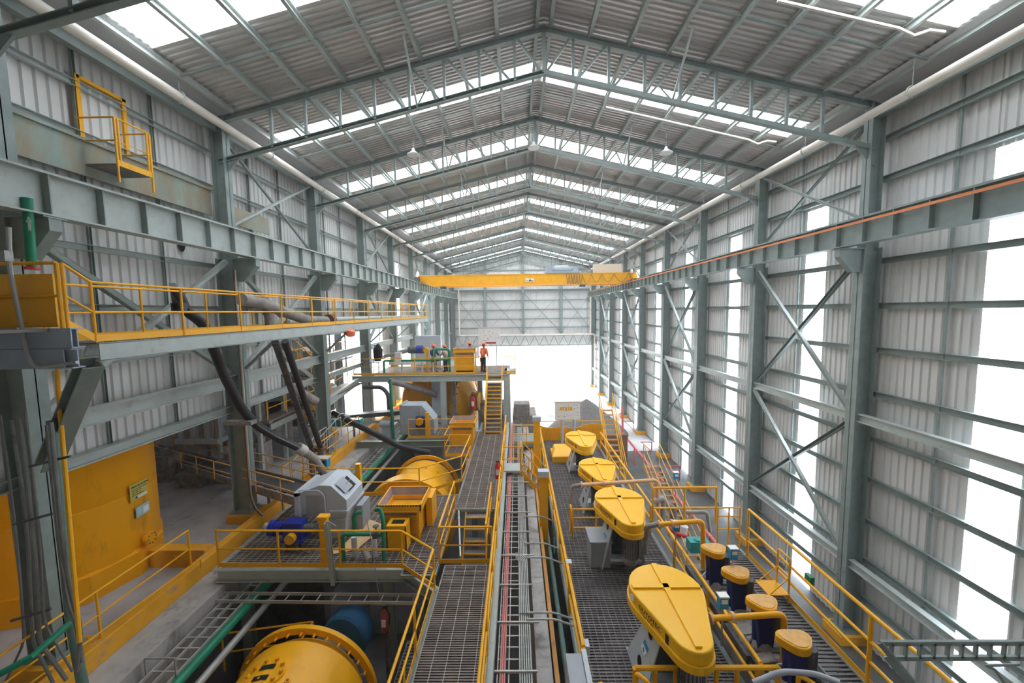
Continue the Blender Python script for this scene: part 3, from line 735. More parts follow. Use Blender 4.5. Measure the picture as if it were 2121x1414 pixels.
# ================================================================ CENTRAL WALKWAY AND DECKS
ZD = .35
grating('deck_grating', 'near central walkway of light grating at the bottom of the frame', -2.15, -.72, 4.0, 10.3, ZD, 'grate', 'x', .06, .3)
grating('deck_grating', 'grating strip left of the stair opening', -3.3, -2.35, 9.9, 14.5, ZD, 'grate', 'x', .07, .3)
grating('deck_grating', 'brown feeder deck grating under the grey chute', -8.65, -3.3, 10.35, 14.5, ZD, 'grate', 'x', .085, .2)
grating('deck_grating', 'upper central walkway grating beyond the stair opening', -2.35, -.72, 13.4, 22.4, ZD, 'grate', 'x', .075, .35)
b = MB(); b.ibeam((-8.75,10.28,.12), (-3.3,10.28,.12), .2, .36, .025); one('deck_beam', b, 'steel_light', 'pale steel beam along the near edge of the feeder deck', 'beam')
b = MB(); b.ibeam((-3.3,10.28,.12), (-2.2,9.4,.12), .2, .36, .025); one('deck_beam', b, 'steel', 'diagonal deck edge beam at the corner of the feeder deck', 'beam')
b = MB(); b.ibeam((-.66,3.5,.12), (-.66,24.5,.12), .16, .34, .02); one('deck_beam', b, 'steel_light', 'long steel beam under the right edge of the central walkway', 'beam')
b = MB(); b.ibeam((-2.2,3.5,.12), (-2.2,9.4,.12), .16, .34, .02); one('deck_beam', b, 'steel', 'steel beam under the left edge of the near walkway', 'beam')
b = MB(); b.ibeam((-2.35,13.4,.12), (-2.35,24.5,.12), .16, .34, .02); one('deck_beam', b, 'steel', 'steel beam under the left edge of the upper central walkway', 'beam')
for i, (x, y) in enumerate(((-3.9,10.6),(-.75,10.4),(-3.6,14.3),(-.75,16.4),(-2.3,18.6),(-.75,22.2),(-2.2,6.0),(-8.2,10.6))):
    b = MB(); b.ibeam((x,y,ZP), (x,y,-.06), .25, .25, .02, up=(0,1,0)); one('deck_post', b, 'steel', '%s steel post under the central decks, counted from the left front' % NUM[i], 'post', 'posts under the central decks')
cabletray('cable_ladder', 'cable ladder slung under the near edge of the feeder deck', (-8.6,10.0,-.35), (-2.9,9.9,-.35), .3, pitch=.45)
railing([(-8.7,10.28,ZD),(-3.35,10.2,ZD),(-2.25,9.35,ZD),(-2.2,3.6,ZD)], 'yellow railing round the near edge of the feeder deck and down the near walkway', spacing=1.75, r=.03)
railing([(-.72,3.8,ZD),(-.72,22.0,ZD)], 'long yellow railing on the right side of the central walkway', spacing=1.9, r=.03)
railing([(-2.35,13.3,ZD),(-2.32,10.38,ZD),(-.8,10.38,ZD)], 'yellow railing round the stair opening in the central walkway', spacing=1.5, r=.028)
railing([(-1.0,13.2,ZD),(-.98,10.5,ZD)], 'inner yellow railing on the right edge of the stair opening', spacing=1.4, toe=False)
railing([(-8.6,14.5,ZD),(-3.95,14.5,ZD),(-2.45,15.7,ZD),(-2.4,18.5,ZD)], 'yellow railing along the back edge of the feeder deck by the second mill', spacing=1.9, r=.028)
railing([(-3.7,18.5,ZD),(-2.5,18.5,ZD)], 'short yellow railing in front of the second hopper', spacing=1.2)
railing([(-3.7,18.5,ZD),(-3.75,21.6,ZD)], 'yellow side railing left of the second hopper', spacing=1.4)
grating('deck_grating', 'small grating platform under the second hopper', -3.7, -2.4, 18.5, 22.4, ZD, 'grate', 'x', .09, .4)
stair((-1.55,10.9,-2.2), (-1.55,13.35,.32), .8, 'yellow stair going down through the opening in the central walkway', 9, rail=False)
stair((-1.4,6.2,-4.9), (-1.4,9.9,-2.0), .8, 'lower yellow stair seen through the near walkway grating', 10, rail=False)
b = MB(); b.bar((-1.75,10.6,ZD+.0),(-2.2,13.2,ZD+.0),.05,.14); one('stair_cheek', b, 'steel_light', 'pale slanting beam beside the stair opening', 'beam')
b = MB(); p = U(745,1028,Z=ZD); b.box(p.x-.09, p.y-.09, ZD-.3, p.x+.09, p.y+.09, ZD+1.35); one('square_post', b, 'yellow', 'thick square yellow post in the railing behind the grey chute', 'post')
b = MB(); b.box(-5.75, 10.32, ZD, -5.55, 10.5, ZD+1.45); b.box(-5.8,10.3,ZD+1.38,-5.5,10.52,ZD+1.46); one('square_post', b, 'yellow', 'thick square yellow post at the near railing below the grey chute', 'post')
b = MB(); b.chan((-5.32,10.15,-.1),(-5.42,10.12,1.75), .12, .12, .012); one('upright_channel', b, 'steel_light', 'grey galvanised upright channel fixed outside the near deck railing', 'post')
# ---- hoppers
def hopper(name, label, x0, x1, y0, y1, zb, zt, box=True):
    t_ = thing(name, label, 'hopper', ((x0+x1)/2, (y0+y1)/2, zb))
    rim = .24
    b = MB()
    for a in ((x0,y0,x1,y0+.04),(x0,y1-.04,x1,y1),(x0,y0,x0+.04,y1),(x1-.04,y0,x1,y1)): b.box(a[0],a[1],zt-rim,a[2],a[3],zt)
    b.box(x0-.02,y0-.02,zt-rim,x1+.02,y0+.02,zt-rim+.03)
    b.build('rim_band', 'yellow', t_)
    i = .14
    X0, X1, Yb0, Yb1 = x0+i, x1-i, y0+i, y1-i
    b = MB(); zc = zt-rim
    for a in ((X0,Yb0,X1,Yb0+.03),(X0,Yb1-.03,X1,Yb1),(X0,Yb0,X0+.03,Yb1),(X1-.03,Yb0,X1,Yb1)): b.box(a[0],a[1],zb,a[2],a[3],zc)
    for x in (X0,X1):
        for y in (Yb0,Yb1): b.box(x-.04,y-.04,zb,x+.04,y+.04,zc)
    b.box(X0-.03,Yb0-.03,zc-.22,X1+.03,Yb1+.03,zc-.17)
    b.box(X0,Yb0-.02,zc-.3,X1,Yb0,zc-.28)
    b.build('body', 'yellow', t_)
    b = MB(); d = zt-.62; g = .38
    A = [(x0+.04,y0+.04,zt-.01),(x1-.04,y0+.04,zt-.01),(x1-.04,y1-.04,zt-.01),(x0+.04,y1-.04,zt-.01)]
    B = [(x0+.04+g*.5,y0+g*.5,d),(x1-g*.5,y0+g*.5,d),(x1-g*.5,y1-g*.7,d),(x0+.04+g*.5,y1-g*.7,d)]
    b.add(A+B, [(0,1,5,4),(1,2,6,5),(2,3,7,6),(3,0,4,7)]); b.build('liner', 'liner', t_)
    b = MB(); b.box(B[0][0]-.02,B[0][1]-.02,d-.02,B[2][0]+.02,B[2][1]+.02,d+.0); b.build('dark_inside', 'black', t_)
    n = 16; b = MB()
    for k in range(n):
        xx = x0+(x1-x0)*k/n; w = (x1-x0)/n*.5
        b.prism([(xx,y0-.022,zt-.045),(xx+w,y0-.022,zt-.045),(xx+w*1.4,y0-.022,zt),(xx+w*.4,y0-.022,zt)], (0,-.004,0))
    b.build('hazard_stripes', 'black', t_)
    b = MB()
    for k in range(5):
        xx = X0+.12+(X1-X0-.24)*k/4
        for z in (zc-.36, zb+.15): b.cyl((xx,Yb0,z),(xx,Yb0-.025,z),.016,n=6)
    b.build('bolts', 'darksteel', t_)
    return t_
h = hopper('feed_hopper', 'yellow square hopper with hazard striped rim on the feeder deck', -4.5, -3.1, 11.45, 12.75, ZD, 1.55)
b = MB(); b.box(-3.15,12.3,ZD,-2.95,13.0,1.35); b.build('side_box', 'yellow', h)
t_ = thing('catch_box', 'small open yellow box in front of the feeder deck hopper', 'box', (-3.75,11.2,ZD))
b = MB()
for a in ((-4.05,10.95,-3.45,10.98),(-4.05,11.4,-3.45,11.43),(-4.05,10.95,-4.02,11.43),(-3.48,10.95,-3.45,11.43)): b.box(a[0],a[1],ZD,a[2],a[3],1.12)
b.box(-4.05,10.95,1.12,-3.45,11.43,1.15); b.build('body', 'yellow', t_)
b = MB(); b.box(-3.94,11.08,1.151,-3.56,11.3,1.156); b.build('dark_slot', 'black', t_)
hopper('feed_hopper', 'second yellow hopper farther along the central walkway', -3.75, -2.35, 20.0, 21.5, ZD, 1.6)
t_ = hopper('feed_hopper', 'yellow hopper up on the far platform in front of the workers', -4.35, -2.8, 25.3, 26.6, 3.45, 5.1)
b = MB(); b.box(-4.15,25.36,3.47,-3.0,25.42,3.62); b.build('dark_slot', 'black', t_)
# ---- grey feed chute
t_ = thing('feed_chute', 'light grey steel feed chute with open hatch on the feeder deck', 'chute', (-6.2,12,ZD))
ZC = 0.0
bx = MB()
P = lambda x,y,z: Vector((x,y,z))
# angled head: profile in X-Z extruded in Y, plus lower leg
prof = [(-7.05,1.2),(-7.05,1.85),(-6.35,2.12),(-5.98,2.1),(-5.5,1.62),(-5.5,1.3),(-6.0,1.3),(-6.3,1.05)]
bx.prism([(x,11.55,z+.05) for x,z in prof], (0,1.25,0)); bx.build('head_box', 'lightgrey', t_, bevel=.01)
b = MB(); b.prism([(-6.25,11.62,1.35),(-5.53,11.62,1.35),(-5.65,11.62,ZD),(-6.1,11.62,ZD)], (0,1.1,0)); b.build('leg_box', 'lightgrey', t_, bevel=.01)
b = MB(); b.box(-6.05,11.5,1.28,-5.46,12.85,1.34); b.build('flange_rib', 'lightgrey', t_)
b = MB(); b.box(-6.05,11.56,1.0,-5.53,11.62,1.04); b.build('flange_rib', 'lightgrey', t_)
b = MB(); b.box(-7.12,11.45,.6,-6.98,11.56,1.95); b.box(-7.12,11.45,1.85,-6.98,12.9,1.98); b.box(-7.12,12.8,.6,-6.98,12.9,1.98); b.build('entry_frame', 'lightgrey', t_)
e1 = Vector((-5.97,11.95,2.16)); dx = Vector((.48,0,-.48)).normalized(); dn = Vector((.707,0,.707))
b = MB(); b.prism([e1+dx*.12+dn*.01, e1+dx*.12+Vector((0,.5,0))+dn*.01, e1+dx*.55+Vector((0,.5,0))+dn*.01, e1+dx*.55+dn*.01], dn*.004); b.build('hatch_opening', 'black', t_)
b = MB(); b.prism([e1+dx*.05-Vector((0,.25,0))+dn*.03, e1+dx*.05+Vector((0,.2,0))+dn*.09, e1+dx*.5+Vector((0,.2,0))+dn*.09, e1+dx*.5-Vector((0,.25,0))+dn*.03], dn*.012); tag(b.build('hatch_cover', 'midgrey', t_), 'square hatch cover turned aside')
b = MB(); b.tube([e1+dx*.3+dn*.1, e1+dx*.3+dn*.32], .012, 6); b.build('hatch_handle', 'tray', t_)
b = MB(); b.box(-6.8,11.54,1.15,-6.15,11.56,1.85); b.build('side_opening', 'midgrey', t_)
b = MB(); b.box(-5.45,12.1,ZD,-5.25,12.75,1.2); b.build('side_channel', 'midgrey', t_)
b = MB(); b.tube([(-7.0,11.5,2.02),(-6.3,11.45,2.05),(-6.15,11.45,1.85),(-6.1,11.42,1.1),(-5.8,11.4,.9)], .018, 6, smooth=.1); b.build('hose', 'lightgrey', t_)
# gear motor
t_ = thing('gear_motor', 'dark blue gear motor with yellow shaft cover left of the grey chute', 'motor', (-7,11.3,1))
b = MB(); b.box(-7.25,10.95,.72,-6.65,11.35,1.25); b.box(-7.3,10.9,.66,-6.6,11.4,.74); b.build('gearbox', 'blue', t_, bevel=.03)
b = MB(); b.cyl((-7.3,11.15,1.0),(-7.55,11.15,1.0),.2); b.cyl((-7.55,11.15,1.0),(-7.7,11.15,1.0),.24); b.build('motor_body', 'blue', t_, smooth=True)
b = MB(); b.cyl((-7.7,11.15,1.0),(-7.85,11.15,1.0),.14); b.cyl((-7.85,11.2,1.0),(-7.95,11.2,1.05),.1); b.build('fan_cowl', 'conduit', t_, smooth=True)
b = MB(); b.cyl((-6.95,10.95,.82),(-6.95,10.8,.82),.15); b.build('shaft_cover', 'yellow', t_, smooth=True)
b = MB(); b.cyl((-6.65,11.15,1.0),(-6.35,11.15,1.0),.12); b.build('coupling', 'darksteel', t_, smooth=True)
b = MB(); b.box(-7.2,11.0,ZD,-7.12,11.08,.68); b.box(-6.78,11.0,ZD,-6.7,11.08,.68); b.bar((-7.2,11.0,.65),(-6.4,10.8,ZD+.05),.04,.04); b.build('stand', 'darksteel', t_)
# plywood sheet and green pipes
b = MB(); b.prism([(-5.3,12.7,ZD+.02),(-4.55,12.3,ZD+.02),(-5.0,11.0,ZD+.02),(-5.9,10.7,ZD+.02),(-5.5,11.3,ZD+.02)], (0,0,.02)); one('plywood_sheet', b, 'plywood', 'tan plywood sheet on the grating beside the grey chute', 'board')
t_ = thing('pipe_manifold', 'green bent pipes with valve standing between the chute and the hopper', 'pipes', (-4.9,11,ZD))
b = MB(); b.tube([(-5.2,10.55,ZD),(-5.2,10.55,1.15),(-4.05,10.55,1.15)], .06, 10, smooth=.12); b.build('pipe', 'greenpipe', t_, smooth=True)
b = MB(); b.tube([(-4.85,10.6,1.15),(-4.85,10.6,1.75),(-4.6,10.6,1.8)], .06, 10, smooth=.15); b.build('pipe', 'greenpipe', t_, smooth=True)
b = MB(); b.tube([(-4.25,10.7,1.8),(-4.12,10.7,1.85),(-4.0,10.6,1.6),(-4.0,10.55,ZD)], .06, 10, smooth=.12); b.build('pipe', 'greenpipe', t_, smooth=True)
b = MB(); b.cyl((-4.27,10.55,1.15),(-4.13,10.55,1.15),.13); b.cyl((-4.2,10.55,1.15),(-4.2,10.55,1.4),.02); b.cyl((-4.2,10.55,1.38),(-4.2,10.55,1.4),.09); b.build('valve', 'darksteel', t_)
for x in (-4.95,-4.35):
    b = MB(); b.cyl((x,10.75,ZD),(x,10.75,.95),.08); tag(b.build('pedestal_pipe', 'lightgrey', t_), 'light grey support pipe')
b = MB(); b.cyl(U(765,1200-40,Z=ZD+.15), U(752,1195-60,Z=ZD+.3), .09); one('pipe_stub', b, 'dusty', 'short loose pipe stub on the deck behind the near railing', 'pipe')
pipe('cable', 'thin grey cable hanging in front of the near deck railing', [U(758,1070,Y=10.3), U(770,1120,Y=10.1), U(785,1240,Y=10.05)], .015, 'conduit', cat='cable', n=6)
# ================================================================ BALL MILLS
def mill(label, cx, cz, ys, yf, R, rim=True, man=True):
    t_ = thing('ball_mill', label, 'mill', (cx,(ys+yf)/2,ZP))
    b = MB(); b.lathe((cx,ys,cz), (0,1,0), [(0,R*.3),(.25,R-.12),(.25,R-.05),(.3,R),(yf-ys-.3,R),(yf-ys-.25,R-.05),(yf-ys,R-.2),(yf-ys+.1,R*.35)], 64); b.build('shell', 'yellow', t_, smooth=True)
    b = MB(); b.lathe((cx,yf-.12,cz), (0,1,0), [(0,R),(0,R+.17),(.12,R+.17),(.12,R)], 64, cap=False); b.build('end_flange', 'yellow', t_, smooth=True)
    b = MB(); b.lathe((cx,ys,cz), (0,1,0), [(0,R),(0,R+.14),(.12,R+.14),(.12,R)], 64, cap=False); b.build('end_flange', 'yellow', t_, smooth=True)
    n = 32
    for row in range(4):
        y = yf-.2 if row == 0 else yf-.2-row*(yf-ys-.4)/4; nn = n if row == 0 else n//2
        for i in range(nn):
            b = MB(); a = 2*PI*(i+.5*(row % 2))/nn; 
            if math.sin(a) < -.35: continue
            d = Vector((math.cos(a),0,math.sin(a))); p = Vector((cx,y,cz))+d*R
            if row == 0: q = p+d*.07; b.cyl(q-Vector((0,.05,0)), q+Vector((0,.05,0)), .026, n=6)
            else: b.cyl(p, p+d*.02, .065, n=10); b.cyl(p+d*.02, p+d*.07, .03, n=6)
            b.build('liner_bolt', 'yellow_tank', t_)
    return t_
R1 = 1.6; cx1, cz1 = -5.45, -1.98
t_ = mill('big yellow ball mill in the pit at the bottom of the frame', cx1, cz1, 4.2, 8.9, R1)
# manhole cover: slotted oval plate seated on the shell crown
def onsh(ang, y, r): a = math.radians(ang); return Vector((cx1+r*math.cos(a), y, cz1+r*math.sin(a)))
b = MB(); N = 24; am, ym = 100, 7.75
outer = [(am+16*math.cos(2*PI*k/N), ym+.36*math.sin(2*PI*k/N)) for k in range(N)]
vs = [onsh(a,y,R1-.01) for a,y in outer]+[onsh(a,y,R1+.05) for a,y in outer]
b.add(vs+[onsh(am,ym,R1+.065)], [(k,(k+1)%N,(k+1)%N+N,k+N) for k in range(N)]+[(k+N,(k+1)%N+N,2*N) for k in range(N)]); mh = b.build('manhole_cover', 'yellow', t_)
for dy in (-.13, .13):
    b = MB(); b.add([onsh(am-6+4*i_,ym+dy+e_,R1+.068) for e_ in (-.06,.06) for i_ in range(4)], [(i_,i_+1,i_+5,i_+4) for i_ in range(3)]); b.build('slot', 'black', mh)
for k in range(10):
    b = MB(); a = am+13.5*math.cos(2*PI*k/10); y = ym+.3*math.sin(2*PI*k/10); p = onsh(a,y,R1+.05); q = onsh(a,y,R1+.12); b.cyl(p,q,.045,n=8); b.build('cover_bolt', 'yellow_tank', mh)
b = MB(); b.lathe((cx1,8.95,cz1), (0,1,0), [(0,.9),(.25,.8),(.25,.62),(.9,.6)], 32); b.build('trunnion', 'dusty', t_, smooth=True)
b = MB(); b.lathe((-5.0,9.9,-1.55), (.15,1,.0), [(0,.6),(.06,.66),(.5,.66),(.55,.6)], 32); one('blue_drum', b, 'trunnion_blue', 'blue drum behind the nearest ball mill', 'drum', smooth=True)
b = MB(); b.box(cx1-.9,9.1,ZP,cx1+.9,10.0,cz1-.7); one('mill_pier', b, 'concrete', 'concrete pier behind the nearest ball mill', 'pier')
t_ = mill('yellow ball mill with gear guard behind the feeder deck', -4.95, -1.75, 15.0, 19.6, 1.6)
b = MB(); b.lathe((-4.95,16.0,-1.75), (0,1,0), [(0,1.62),(0,2.08),(.55,2.08),(.55,1.62)], 64, cap=False); b.build('gear_guard', 'yellow', t_, smooth=True)
b = MB(); b.lathe((-4.95,15.96,-1.75), (0,1,0), [(0,1.9),(-.03,1.9),(-.03,1.75),(0,1.75)], 64, cap=False); b.build('guard_lip', 'yellow_tank', t_, smooth=True)
b = MB(); b.box(-5.9,19.9,ZP,-4.0,20.7,-2.4); one('mill_pier', b, 'concrete', 'far concrete pier of the mill behind the feeder deck', 'pier')
b = MB(); b.box(-5.9,13.9,ZP,-4,14.7,-2.6); one('mill_pier', b, 'concrete', 'near concrete pier of the mill behind the feeder deck', 'pier')
b = MB(); b.lathe((-4.95,19.75,-1.75), (0,1,0), [(0,.7),(.8,.6)], 24); one('trunnion_neck', b, 'dusty', 'dusty trunnion neck behind the second mill', 'trunnion', smooth=True)
t_ = thing('ball_mill', 'farthest yellow ball mill lying crosswise below the far platform', 'mill', (-5.6,29.6,ZP))
ax = Vector((1,-.32,0)).normalized(); c0 = Vector((-8.6,30.4,.75))
b = MB(); b.lathe(c0, ax, [(0,.7),(.3,1.75),(.35,1.95),(4.9,1.95),(5.0,1.75),(5.5,.8),(6.0,.7)], 56); b.build('shell', 'yellow', t_, smooth=True)
b = MB(); b.lathe(c0, ax, [(4.55,1.95),(4.55,2.3),(4.95,2.3),(4.95,1.95)], 56, cap=False); b.build('gear_ring', 'yellow', t_, smooth=True)
b = MB(); b.lathe(c0, ax, [(4.96,1.7),(5.5,.82)], 40, cap=False); tag(b.build('end_cone', 'cream', t_, smooth=True), 'end cone coloured pale as if lit')  # cream cover over the yellow end puts the light into its colour
bx_ = ax.cross(Vector((0,0,1))).normalized()
for k in range(28):
    a = 2*PI*k/28; d = bx_*math.cos(a)+Vector((0,0,1))*math.sin(a)
    if d.y > .5: continue
    p = c0+ax*4.95+d*2.12; b = MB(); b.cyl(p, p+ax*.07, .045, n=6); b.build('flange_bolt', 'darksteel', t_)
b = MB(); b.box(-8.3,29.2,ZP,-4.2,31.2,-1.4); one('mill_pier', b, 'concrete', 'concrete pier under the farthest ball mill', 'pier')
b = MB(); b.box(-4.75,26.6,-.6,-4.45,26.9,2.9); b.box(-5.6,26.4,-.8,-4.4,27.2,.2); one('mill_feed_box', b, 'dusty', 'dusty feed box in front of the farthest mill', 'box')
# dark pit things near mill 1
for i, (a, c_, z) in enumerate((((-7.4,9.2),(-6.6,10.2),-3.4),((-3.6,8.5),(-2.6,9.8),-3.6))):
    b = MB(); b.box(a[0],a[1],ZP,c_[0],c_[1],z); b.cyl(((a[0]+c_[0])/2,a[1]+.3,z),((a[0]+c_[0])/2,a[1]+.3,z+.8),.3); one('pump_set', b, 'darksteel', 'dark pump on its block in the pit %s of the nearest mill' % ('left' if i == 0 else 'right'), 'pump')
railing([(-8.2,9.6,-2.2),(-5.9,10.0,-2.2),(-5.9,9.4,-2.2)], 'dim yellow railing in the pit behind the nearest mill', toe=False)
railing([(-3.2,9.6,-3.0),(-2.4,6.4,-4.2)], 'dim yellow railing going down in the pit right of the nearest mill', toe=False, spacing=1.2)
grating('deck_grating', 'dark low platform in the pit right of the nearest mill', -3.7, -2.2, 8.0, 11.5, -3.1, 'grate_dark', 'x', .12, .4)
def extinguisher(p, label, s=1.0, m='red'):
    p = Vector(p); t_ = thing('fire_extinguisher', label, 'fire extinguisher', p)
    b = MB(); b.lathe(p, (0,0,1), [(0,.07*s),(.02*s,.085*s),(.42*s,.085*s),(.5*s,.03*s),(.55*s,.03*s)], 16); b.build('cylinder', m, t_, smooth=True)
    b = MB(); b.box(p.x-.05*s,p.y-.02,p.z+.53*s,p.x+.05*s,p.y+.02,p.z+.58*s); b.tube([p+Vector((.04*s,0,.54*s)),p+Vector((.12*s,0,.4*s)),p+Vector((.1*s,0,.15*s))], .012*s, 6); b.build('valve_hose', 'black', t_)
    b = MB(); b.box(p.x-.05*s,p.y-.09*s,p.z+.15*s,p.x+.05*s,p.y-.084*s,p.z+.33*s); b.build('paper_label', 'white', t_)
extinguisher((-.83,14.5,1.0), 'red fire extinguisher hung on the central walkway railing', 1.25)
extinguisher((-3.75,9.75,-1.15), 'red fire extinguisher, colour darkened for shade, down in the pit by the nearest mill', 1.2, 'darkred')  # darker red carries the shade of the pit
b = MB(); b.box(-3.8,9.82,ZP,-3.7,9.92,-.5); one('slim_post', b, 'darksteel', 'dark post holding the extinguisher in the pit', 'post')
extinguisher((-2.95,24.6,1.15), 'red fire extinguisher below the far platform beside the mill', 1.7)
#PART3

b = MB(); b.box(-2.75,27.2,ZP,-.9,28.4,.9); b.box(-2.3,26.9,.9,-1.2,28.0,2.3); b.cyl((-2.6,27,.4),(-1.0,27,.4),.5); one('mill_drive', b, 'dusty', 'brown dusty mill drive housing behind the tall far stair', 'machine', bevel=.03)
for i in range(2):
    x = -10.02+.07*i
    b = MB(); b.tube([(x,13.45,9.2),(x,13.45,.9),(x+.25,13.3,.5),(x+.8,12.9,.42)], .02, 6, smooth=.1); one('conduit', b, ('rust','cream')[i], ('brown','cream')[i]+' thin conduit running down the second left column', 'conduit')
b = MB(); p = U(722,688,X=-7.8); b.lathe(p-Vector((0,0,.2)), (.3,0,1), [(0,.1),(.08,.25),(.3,.25),(.38,.1)], 14); t_ = one('orange_beacon', b, 'helmet', 'small orange float hung under the upper walkway', 'float', smooth=True)
# ================================================================ FLOTATION DECK WITH AGITATOR DRIVES
ZG = -.9
grating('deck_grating', 'long dark grating deck under the four big yellow belt guards', 1.5, 5.0, 5.6, 24.3, ZG, 'grate_dark', 'x', .085, .165, 'grate')
for i, y in enumerate((8.2,12.5,16.1,20.0)):
    b = MB(); b.lathe((3.4,y,ZP), (0,0,1), [(0,1.7),(3.6,1.7),(3.7,1.78),(3.72,1.5)], 40)
    one('flotation_tank', b, 'dusty', '%s round flotation tank below the dark deck from the camera' % ORD[i], 'tank', 'round tanks under the dark deck', smooth=True)
for x, nm in ((1.45,'left'),(5.05,'right')):
    b = MB(); b.ibeam((x,5.4,ZG-.2), (x,24.5,ZG-.2), .14, .32, .02); one('deck_beam', b, 'steel', 'steel beam under the %s edge of the dark flotation deck' % nm, 'beam')
for i, (x, y) in enumerate(((1.45,9),(1.45,14.3),(1.45,18),(1.45,23.8),(5.05,10.4),(5.05,14.3),(5.05,18),(5.05,23.8))):
    b = MB(); b.ibeam((x,y,ZP), (x,y,ZG-.36), .2, .2, .02, up=(0,1,0)); one('deck_post', b, 'steel', '%s post under the dark flotation deck, left row first' % NUM[i], 'post', 'posts under the dark deck')
def outline(cx, yw, yn, rw, rn, n=22):
    """teardrop in plan: wide circle at yw, narrow circle at yn (nearer)"""
    d = yw-yn; s = math.asin((rw-rn)/d); pts = []
    a0, a1 = -s, PI+s
    for k in range(n+1): a = a0+(a1-a0)*k/n; pts.append((cx+rw*math.cos(a), yw+rw*math.sin(a)))
    a0, a1 = PI+s, 2*PI-s
    for k in range(n//2+1): a = a0+(a1-a0)*k/(n//2); pts.append((cx+rn*math.cos(a), yn+rn*math.sin(a)))
    return pts
def drive(label, cx, yc, zt, s=1.0, full=True, rn=.38):
    t_ = thing('agitator_drive', label, 'agitator drive', (cx, yc, ZG), 'agitator drives on the dark deck')
    yn = yc-1.32*s; rw = .82*s; rn = rn*s; hh = .44*s; zb = zt-hh
    o = outline(cx, yc, yn, rw, rn); o2 = outline(cx, yc, yn, rw+.035, rn+.035)
    b = MB(); b.prism([(x,y,zb+.16) for x, y in o], (0,0,hh-.16)); g = b.build('belt_guard', 'yellow_guard', t_, smooth=False, bevel=.035)
    b = MB(); b.prism([(x,y,zb) for x, y in o2], (0,0,.17)); b.build('guard_skirt', 'yellow_guard', g, bevel=.015)
    b = MB(); b.prism([(cx-.055,yc+rw-.03,zt-.01),(cx+.055,yc+rw-.03,zt-.01),(cx+.055,yc+rw-.12,zt+.025),(cx-.055,yc+rw-.12,zt+.025)], (0,0,-.01))
    b = MB(); b.bar((cx,yc+rw-.05,zt+.015), (cx,yn-rn+.1,zt+.015), .13, .06); b.bar((cx-rw+.05,yc,zt+.015), (cx+rw-.05,yc,zt+.015), .13, .06); b.cyl((cx,yc,zt), (cx,yc,zt+.034), .12)
    b.build('stiffening_rib', 'yellow_guard', g)
    # lettering on the long left flank
    A = Vector((cx-rw*math.cos(-.24), yc-.18, 0)); p0 = Vector((*o[len(o)//1-12-1],0)) if 0 else None
    sA = math.asin((rw-rn)/(yc-yn)); wl_ = Vector((cx+rw*math.cos(PI+sA), yc+rw*math.sin(PI+sA), zb+.24*s)); nl_ = Vector((cx+rn*math.cos(PI+sA), yn+rn*math.sin(PI+sA), zb+.24*s))
    d = (nl_-wl_).normalized(); nn = Vector((d.y,-d.x,0))
    if nn.x > 0: nn = -nn
    text('OUTOTEC', g, wl_+d*.1+nn*.004, d, (0,0,1), .15*s, 'signblack'); text('TankCell-30', g, wl_+d*.16+nn*.004-Vector((0,0,.09*s)), d, (0,0,1), .085*s, 'signblack')
    b = MB(); p = wl_-d*.12+nn*.012+Vector((0,0,.08)); 
    b.lathe(p, nn, [(0,.075*s),(.008,.075*s)], 20); b.build('round_badge', 'white', g)
    b = MB(); p = wl_+d*.95*s+nn*.006; b.prism([p-Vector((0,0,.1)), p+d*.09-Vector((0,0,.1)), p+d*.09+Vector((0,0,.13)), p+Vector((0,0,.13))], nn*.004); b.build('vent_slot', 'signblack', g)
    # support legs: two inclined plates with lightening holes
    for sx in (-1, 1):
        X0 = cx+sx*.72*s; X1 = cx+sx*.42*s
        q = [Vector((X0,yc+.55*s,ZG)), Vector((X0,yc-.7*s,ZG)), Vector((X1,yc-.85*s,zb)), Vector((X1,yc-.15*s,zb))]
        b = MB(); b.prism(q, (-.03*sx,0,0)); lg = b.build('support_plate', 'midgrey' if sx > 0 else 'lightgrey', t_)
        if sx < 0:
            n_ = (q[1]-q[0]).cross(q[3]-q[0]).normalized(); n_ = n_ if n_.x < 0 else -n_
            C = lambda u, v: (q[0]*(1-u)+q[1]*u)*(1-v)+(q[3]*(1-u)+q[2]*u)*v
            b = MB()
            for v_ in (.26, .8): b.lathe(C(.5,v_)+n_*.003, n_, [(0,.13*s if v_ < .5 else .11*s),(.004,.12*s)], 20)
            b.build('lightening_holes', 'black', lg)
            b = MB(); ax = (q[1]-q[0]).normalized(); ay = (q[3]-q[0]).normalized(); c = C(.5,.53)+n_*.004
            b.prism([c-ax*.13-ay*.16, c+ax*.13-ay*.16, c+ax*.13+ay*.16, c-ax*.13+ay*.16], n_*.003); st = b.build('sticker', 'white', lg)
            b = MB(); c = c+n_*.004; b.prism([c-ax*.13+ay*.02, c+ax*.13+ay*.02, c+ax*.13+ay*.16, c-ax*.13+ay*.16], n_*.002); b.lathe(c-ay*.08, n_, [(0,.05),(.002,.05)], 14); b.build('sticker_blue', 'lightblue', st)
    b = MB(); b.box(cx-.72*s, yc-.45*s, ZG, cx+.72*s, yc+.62*s, ZG+.04); b.prism([(cx-.42*s,yc-.3*s,ZG+.25),(cx+.42*s,yc-.3*s,ZG+.25),(cx+.5*s,yc-.9*s,ZG+.42),(cx-.5*s,yc-.9*s,ZG+.42)], (0,0,.03)); b.build('base_plate', 'midgrey', t_)
    b = MB(); b.cyl((cx,yc,ZG+.04), (cx,yc,zb), .26*s, n=20); b.box(cx-.34*s,yc-.3*s,zb-.55,cx+.34*s,yc+.3*s,zb-.2); b.build('gearbox', 'darksteel', t_)
